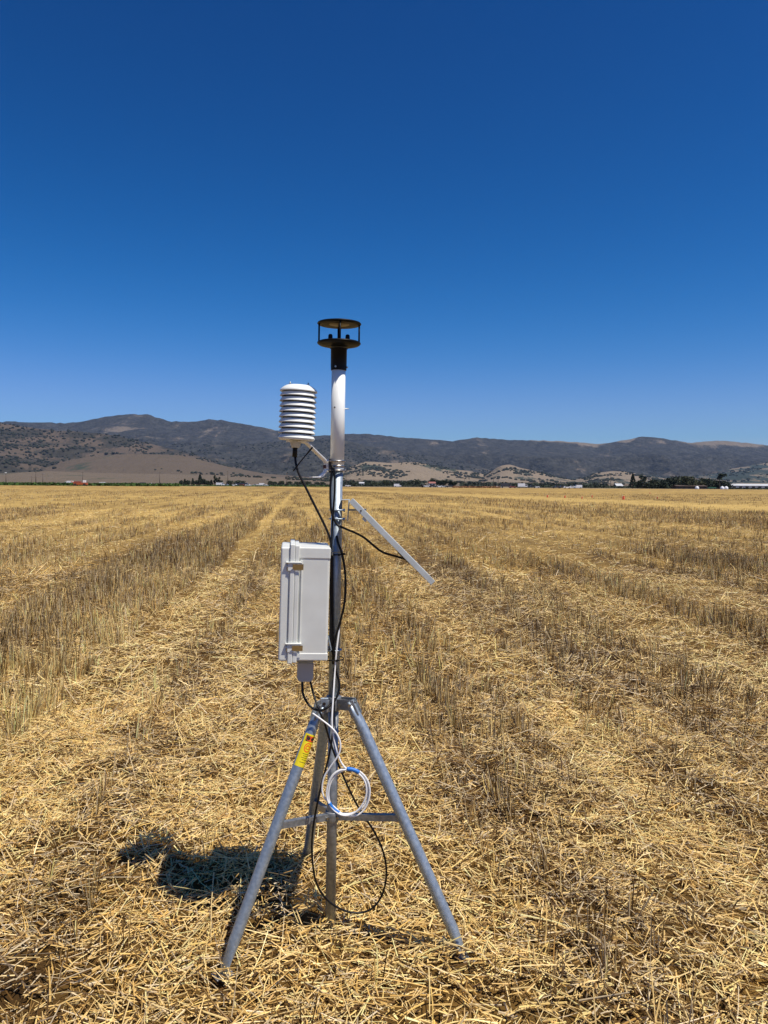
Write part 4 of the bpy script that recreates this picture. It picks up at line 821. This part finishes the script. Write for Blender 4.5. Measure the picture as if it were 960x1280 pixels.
# trees: tapered trunk, limbs, and a crown of leaf clumps filling an uneven volume
LEAFM = {}
def leaf_mat(key, col):
    if key not in LEAFM:
        m = bpy.data.materials.new('foliage_' + key); m.use_nodes = True; b = m.node_tree.nodes['Principled BSDF']; at_ = m.node_tree.nodes.new('ShaderNodeAttribute'); at_.attribute_name = 'tint'
        m.node_tree.links.new(at_.outputs['Color'], b.inputs['Base Color']); b.inputs['Roughness'].default_value = .8; b.inputs['Specular IOR Level'].default_value = .2; LEAFM[key] = (m, np.array(col))
    return LEAFM[key]
def tree(px, d, h, wd, label, kind='round', key='dark', col=(.035, .05, .025), name='tree', group='trees beyond the field'):
    p = far_at(px, d); r = thing(name, p, label, 'tree', group); m, base = leaf_mat(key, col); rr_ = np.random.default_rng(int(px * 10) + int(d))
    MB().loft([p, p + Vector((.1, 0, h * .35)), p + Vector((0, .1, h * .75))], [.05 * h * .5 + .1, .035 * h * .5 + .06, .05], 8, ref=(1, 0, 0)).build('trunk', WOODP, r)
    lm = MB()
    for k in range(5):
        a = k * 1.3; lm.cyl(p + Vector((0, 0, h * (.28 + .08 * k))), p + Vector((math.cos(a) * wd * .3, math.sin(a) * wd * .3, h * (.5 + .08 * k))), .09, 5, r2=.03)
    lm.build('limbs', WOODP, r)
    n = int(420 + 50 * wd)
    if kind == 'round':
        blobs = [(rr_.uniform(-.32, .32) * wd, rr_.uniform(-.3, .3) * wd, h * rr_.uniform(.32, .78), wd * rr_.uniform(.22, .36)) for _ in range(10)]
        b = np.array(blobs)[rr_.integers(0, 10, n)]; v = rr_.normal(size=(n, 3)); v /= np.linalg.norm(v, axis=1)[:, None]
        c = b[:, :3] + v * (b[:, 3] * rr_.uniform(.55, 1.1, n))[:, None]; c[:, 2] = np.clip(c[:, 2], .3, h)
    elif kind == 'cone':
        t = rr_.random(n) ** .8; a = rr_.random(n) * 6.28; tier = .65 + .35 * np.abs(np.sin(t * 22)); rad = wd / 2 * (1 - t) ** .8 * tier * rr_.uniform(.5, 1, n) + .15
        c = np.stack([np.cos(a) * rad, np.sin(a) * rad, h * (.08 + .92 * t)], 1)
    elif kind == 'sparse':
        blobs = [(rr_.uniform(-.35, .35) * wd, rr_.uniform(-.3, .3) * wd, h * z, wd * rr_.uniform(.10, .2)) for z in (.3, .42, .55, .66, .8, .93)]
        b = np.array(blobs)[rr_.integers(0, 6, n)]; v = rr_.normal(size=(n, 3)) * .6; c = b[:, :3] + v * b[:, 3:4]
    elif kind == 'bent':
        t = rr_.random(n); b = rr_.random(n) < .7
        c = np.where(b[:, None], np.stack([.1 * h + rr_.normal(0, .11, n) * wd, rr_.normal(0, .1, n) * wd, h * (.62 + .36 * t)], 1), np.stack([.33 * h + rr_.normal(0, .12, n) * wd, rr_.normal(0, .1, n) * wd, h * (.82 + .14 * t)], 1))
        c[:, 0] -= .1 * h * (1 - t) * 1.2
    s = np.clip(.035 * wd + .22, .25, .8) * rr_.uniform(.6, 1.5, n)
    u = rr_.normal(size=(n, 3)); u /= np.linalg.norm(u, axis=1)[:, None]; q = np.cross(u, rr_.normal(size=(n, 3))); q /= np.linalg.norm(q, axis=1)[:, None]
    V = np.stack([c - u * s[:, None], c + q * s[:, None] * .7, c + u * s[:, None], c - q * s[:, None] * .7], 1).reshape(-1, 3)
    tint = np.repeat(base[None] * rr_.uniform(.6, 1.5, n)[:, None], 4, 0)
    me = npmesh('crown', V, np.arange(4 * n).reshape(-1, 4), m, tint=tint); o = bpy.data.objects.new('crown', me); link(o, r)
    return r
def toph(px, ytop, d):                      # height that reaches image row ytop
    return (606.3 + (px - 480) * .00628 - ytop) / 960 * d + 1.5
# windbreak at left
wbd = 640
for i, (px, yt, wpx, kd) in enumerate(((226.5, 600, 6, 'round'), (231, 599, 6, 'cone'), (236, 600.3, 6, 'round'), (241, 598.3, 6, 'cone'), (246, 600, 6, 'round'), (250, 593.2, 9, 'cone'), (254.5, 597, 7, 'round'), (259, 600.5, 6, 'round'), (264, 600, 6, 'cone'), (268.5, 594.2, 6, 'sparse'), (272.5, 597, 6, 'sparse'), (276, 599.5, 5, 'round'))):
    lab = ['small bushy tree at the left end of the windbreak', 'low pointed tree second from the left end of the windbreak', 'low bushy tree third in the windbreak', 'pointed tree left of the tallest windbreak tree but one', 'bushy tree hard against the left of the tallest windbreak tree', 'tallest tree of the windbreak, broad and pointed', 'bushy tree right of the tallest windbreak tree', 'lowest bushy tree in the middle of the windbreak', 'pointed low tree left of the open topped trees', 'tall open topped tree near the right end of the windbreak', 'shorter open topped tree near the right end of the windbreak', 'small round tree ending the windbreak at right'][i]
    tree(px, wbd, toph(px, yt, wbd), wpx * wbd / 960, lab, kd, 'wind', (.034, .045, .028), group='windbreak trees at left')
# shrubs and trees of the middle distance
mids = [(288, 601.2, 9), (296, 601, 9), (303, 601.5, 7), (337.5, 600.5, 5), (343, 602.5, 7), (351, 601.5, 8), (362, 602.2, 8), (370, 602, 6), (377, 601.6, 8), (386, 602, 8), (396, 602.6, 7), (404, 602.4, 7), (439.5, 602, 6), (445, 604, 7), (466, 602.8, 8), (474, 604, 6), (482, 600.8, 10), (491, 603.8, 8), (505, 604, 8), (512.5, 602, 8), (520.5, 599, 10), (459, 604, 7), (627, 604.2, 6), (645, 605, 6)]
side = ['between the windbreak and the dark mast line', 'right of the mast']
for i, (px, yt, wpx) in enumerate(mids):
    d = 700 + (i * 37) % 160
    if px < 310: lab = ('left', 'middle', 'right')[i] + ' one of the three shrubby trees above the parked row'
    elif px < 410:
        lab = ['dark tree at the right end of the parked row', 'low shrub just right of the tree ending the parked row', 'rounded shrub left of the pole below the shield', 'rounded shrub right of the pole below the shield', 'small shrub crossed by the straight black cable', 'larger shrub right of the straight black cable', 'shrub below the bent white arm', 'low shrub left of the mast, second nearest to it', 'low shrub nearest the left of the mast'][i - 3]
    else:
        lab = {439.5: 'small tree just right of the mast and its pole', 445: 'low shrub two steps right of the mast', 466: 'spreading tree right of the small white shed', 474: 'low shrub left of the big round tree', 482: 'big round tree in the middle distance right of the mast', 491: 'low shrub right of the big round tree', 505: 'low shrub right of the lone white van', 512.5: 'rounded tree left of the grove, in front of a shed', 520.5: 'broad dark tree left of the red roofed shed', 459: 'low shrub behind the small white shed', 627: 'small tree left of the dark truck', 645: 'small tree right of the red car'}[px]
    tree(px, d, toph(px, yt, d), wpx * d / 960, lab, 'round', 'mid', (.040, .052, .030), group='trees of the middle distance')
for i, (px, yt, wpx) in enumerate(((539, 597.5, 8), (545, 598.3, 8), (551, 598.6, 8), (556.5, 599, 8), (562, 600, 8), (568, 601.5, 8))):
    tree(px, 760, toph(px, yt, 760), wpx * 760 / 960, ['leftmost tree of the dark grove behind the red roofed shed', 'second tree of the dark grove behind the red roofed shed', 'third tree of the dark grove, over the silver car', 'fourth tree of the dark grove', 'fifth and lower tree of the dark grove', 'lowest tree at the right end of the dark grove'][i], 'round', 'grove', (.028, .040, .026), group='dark grove behind the red roofed shed')
for i, (px, yt, wpx, kd, cl) in enumerate(((791, 594, 9, 'cone', 0), (803, 596.5, 10, 'sparse', 0), (797, 603.5, 8, 'round', 0), (812, 602.5, 9, 'round', 0), (819, 600.5, 11, 'round', 1), (828, 600, 12, 'round', 0), (838, 598.5, 13, 'round', 1), (850, 595.8, 16, 'round', 1), (861, 597, 15, 'round', 2), (873, 602, 10, 'round', 2), (880, 599, 12, 'round', 0), (890, 600, 13, 'round', 0), (899.5, 593.2, 9, 'bent', 0), (902, 602.5, 12, 'round', 3), (910, 604, 9, 'round', 3))):
    lab = ['tall dark conifer at the left end of the right hand grove', 'open ragged tree right of the conifer', 'low shrub between the conifer and the ragged tree', 'low shrub right of the ragged tree', 'rounded tree, first of the closed canopy of the right hand grove', 'broad dark tree left of the barn', 'broad tree above the left end of the barn', 'largest and tallest round tree of the right hand grove', 'olive green broad tree right of the tallest round one', 'low olive shrub in the dip of the grove', 'dark tree right of the dip in the grove', 'broad dark tree left of the bent palm like tree', 'thin bent tree with two tufts rising over the grove', 'very dark tree under the bent tree', 'low dark shrub ending the grove beside the greenhouse'][i]
    tree(px, 560 + (i * 13) % 50, toph(px, yt - .8, 575), wpx * 575 / 960 * 1.3, lab, kd, 'oak%d' % cl, [(.026, .038, .024), (.036, .046, .028), (.060, .066, .034), (.020, .028, .018)][cl], group='grove at the right edge of the field')

# crop strips and hedges beyond the field: continuous low masses
def strip(name, px0, px1, d0, d1, h, col, label, n, sz):
    a0, a1 = far_at(px0, d0).x / d0, far_at(px1, d0).x / d0
    y = d0 + (d1 - d0) * rng.random(n) ** 1.3; x = (a0 + (a1 - a0) * rng.random(n)) * y; z = h * rng.random(n) * (.6 + .6 * vnoise(x * .08, y * .05))
    c = np.stack([x, y, z], 1); u = rng.normal(size=(n, 3)); u /= np.linalg.norm(u, axis=1)[:, None]; q = np.cross(u, rng.normal(size=(n, 3))); q /= np.linalg.norm(q, axis=1)[:, None]
    s = sz * rng.uniform(.6, 1.4, n)[:, None]
    V = np.stack([c - u * s, c + q * s * .7, c + u * s, c - q * s * .7], 1).reshape(-1, 3); V[:, 2] = np.maximum(V[:, 2], .02)
    m, base = leaf_mat(name, col); me = npmesh(name, V, np.arange(4 * n).reshape(-1, 4), m, tint=np.repeat(base[None] * rng.uniform(.6, 1.4, n)[:, None], 4, 0))
    o = bpy.data.objects.new(name, me); link(o); return tag(o, label, 'crop', kind='stuff')
strip('green_crop', -260, 225, 405, 570, 1.25, (.050, .095, .020), 'strip of green crop beyond the stubble at left', 22000, .75)
strip('green_crop', 220, 420, 490, 560, .5, (.085, .10, .035), 'thin strip of duller green crop left of the mast', 3000, .6)
strip('field_hedge', 335, 540, 640, 690, 1.6, (.035, .045, .028), 'low dark hedge line behind the middle of the field', 4000, .8)
strip('field_hedge', 640, 860, 620, 680, 1.7, (.034, .050, .030), 'low dark green hedge line behind the right of the field', 4500, .8)
strip('field_hedge', 905, 1200, 520, 560, .9, (.05, .065, .035), 'low hedge line in front of the greenhouse', 3000, .6)
strip('field_hedge', 428, 530, 1500, 1750, 9, (.045, .055, .036), 'long belt of far trees at the foot of the hills right of the mast', 2500, 3.0)
strip('field_hedge', 575, 760, 1500, 1700, 7, (.045, .058, .038), 'long belt of far trees at the foot of the right hand knolls', 2500, 2.6)
strip('grove_undergrowth', 800, 914, 575, 620, 4.2, (.026, .036, .022), 'dense dark undergrowth filling the grove at right', 3500, .8)
strip('dry_brush', 566, 625, 480, 520, .8, (.24, .13, .07), 'low reddish dry brush on the field edge', 2000, .5)

# survey flags standing in the stubble
FLAG = mat('orange_red_flag', (.80, .14, .07), .6)
for px, py, hh, lb in ((683.5, 622.5, .34, 'leftmost orange flag in the stubble'), (705.5, 623, .32, 'orange flag second from the left in the stubble'), (727, 624, .26, 'small orange flag third from the left'), (739.5, 622.5, .30, 'small orange flag left of the largest one'), (778, 625.5, .48, 'largest orange flag in the pale stubble'), (821, 624.5, .28, 'rightmost small orange flag'), (812, 617.5, .3, 'faint orange flag farther back than the rest')):
    g_ = G(px, py); f = thing('marker_flag', g_, lb, 'flag', 'orange marker flags in the stubble')
    MB().cyl(g_, g_ + Vector((0, 0, hh + .12)), .008, 6).build('wire', METP, f)
    hh *= .72
    V = [g_ + Vector((-.02 + .13 * hh * i, .05 * math.sin(i * 1.3), z)) for i in range(7) for z in (hh * .25, hh + .12)]
    MB().add([v + Vector((0, k, 0)) for k in (0, .004) for v in V], [(2 * i, 2 * i + 2, 2 * i + 3, 2 * i + 1) for i in range(6)] + [(14 + 2 * i + 1, 14 + 2 * i + 3, 14 + 2 * i + 2, 14 + 2 * i) for i in range(6)]).build('flag_cloth', FLAG, f)

# ------------------------------------------------------------------ straw and stubble (uncountable)
mulch('straw_mulch', 62000, .9, 5.2, 1.0, 2, 1.0, 'loose chopped golden straw covering the ground around the tripod')
mulch('straw_mulch', 50000, .9, 5.2, 1.0, 1, .9, 'short broken straw and chaff filling the mulch around the tripod', .72)
mulch('straw_mulch', 7000, .9, 6.0, 1.0, 2, .72, 'long thin pale stalks lying loose over the chopped straw near the tripod', 1.9)
mulch('straw_mulch', 112000, 4.8, 14, 1.5, 1, 1.35, 'chopped straw lying between the stubble rows', 1.2)
mulch('straw_mulch', 40000, 12, 45, 1.5, 1, 2.6, 'chopped straw lying in the farther part of the field', 1.6)
stubble('straw_stubble', 15000, 1.2, 5.5, 1.0, 2, 1.0, 1.05, 'scattered standing straw stalks among the mulch in the foreground')
stubble('straw_stubble', 70000, 4.5, 16, 1.2, 1, 1.1, 1.15, 'rows of cut standing stubble across the field')
stubble('straw_stubble', 80000, 14, 45, 1.2, 1, 1.9, 1.1, 'standing stubble in the farther part of the field', 5, .04)
stubble('straw_stubble', 45000, 42, 160, 1.2, 1, 5.0, 1.15, 'standing stubble reaching toward the far side of the field', 3, .2)

# ------------------------------------------------------------------ haze
hzb = MB().box((0, 0, 549), (33000, 33000, 1100))
ho = hzb.build('haze', mat('haze_air', (1, 1, 1)))
hm = bpy.data.materials['haze_air']; nn = hm.node_tree; nn.nodes.remove(nn.nodes['Principled BSDF'])
pv = nn.nodes.new('ShaderNodeVolumePrincipled'); pv.inputs['Color'].default_value = (.45, .66, 1.0, 1); pv.inputs['Density'].default_value = 1.9e-5; pv.inputs['Anisotropy'].default_value = 0.2
nn.links.new(pv.outputs[0], nn.nodes['Material Output'].inputs['Volume'])
tag(ho, 'thin blue summer haze over the valley', kind='stuff')
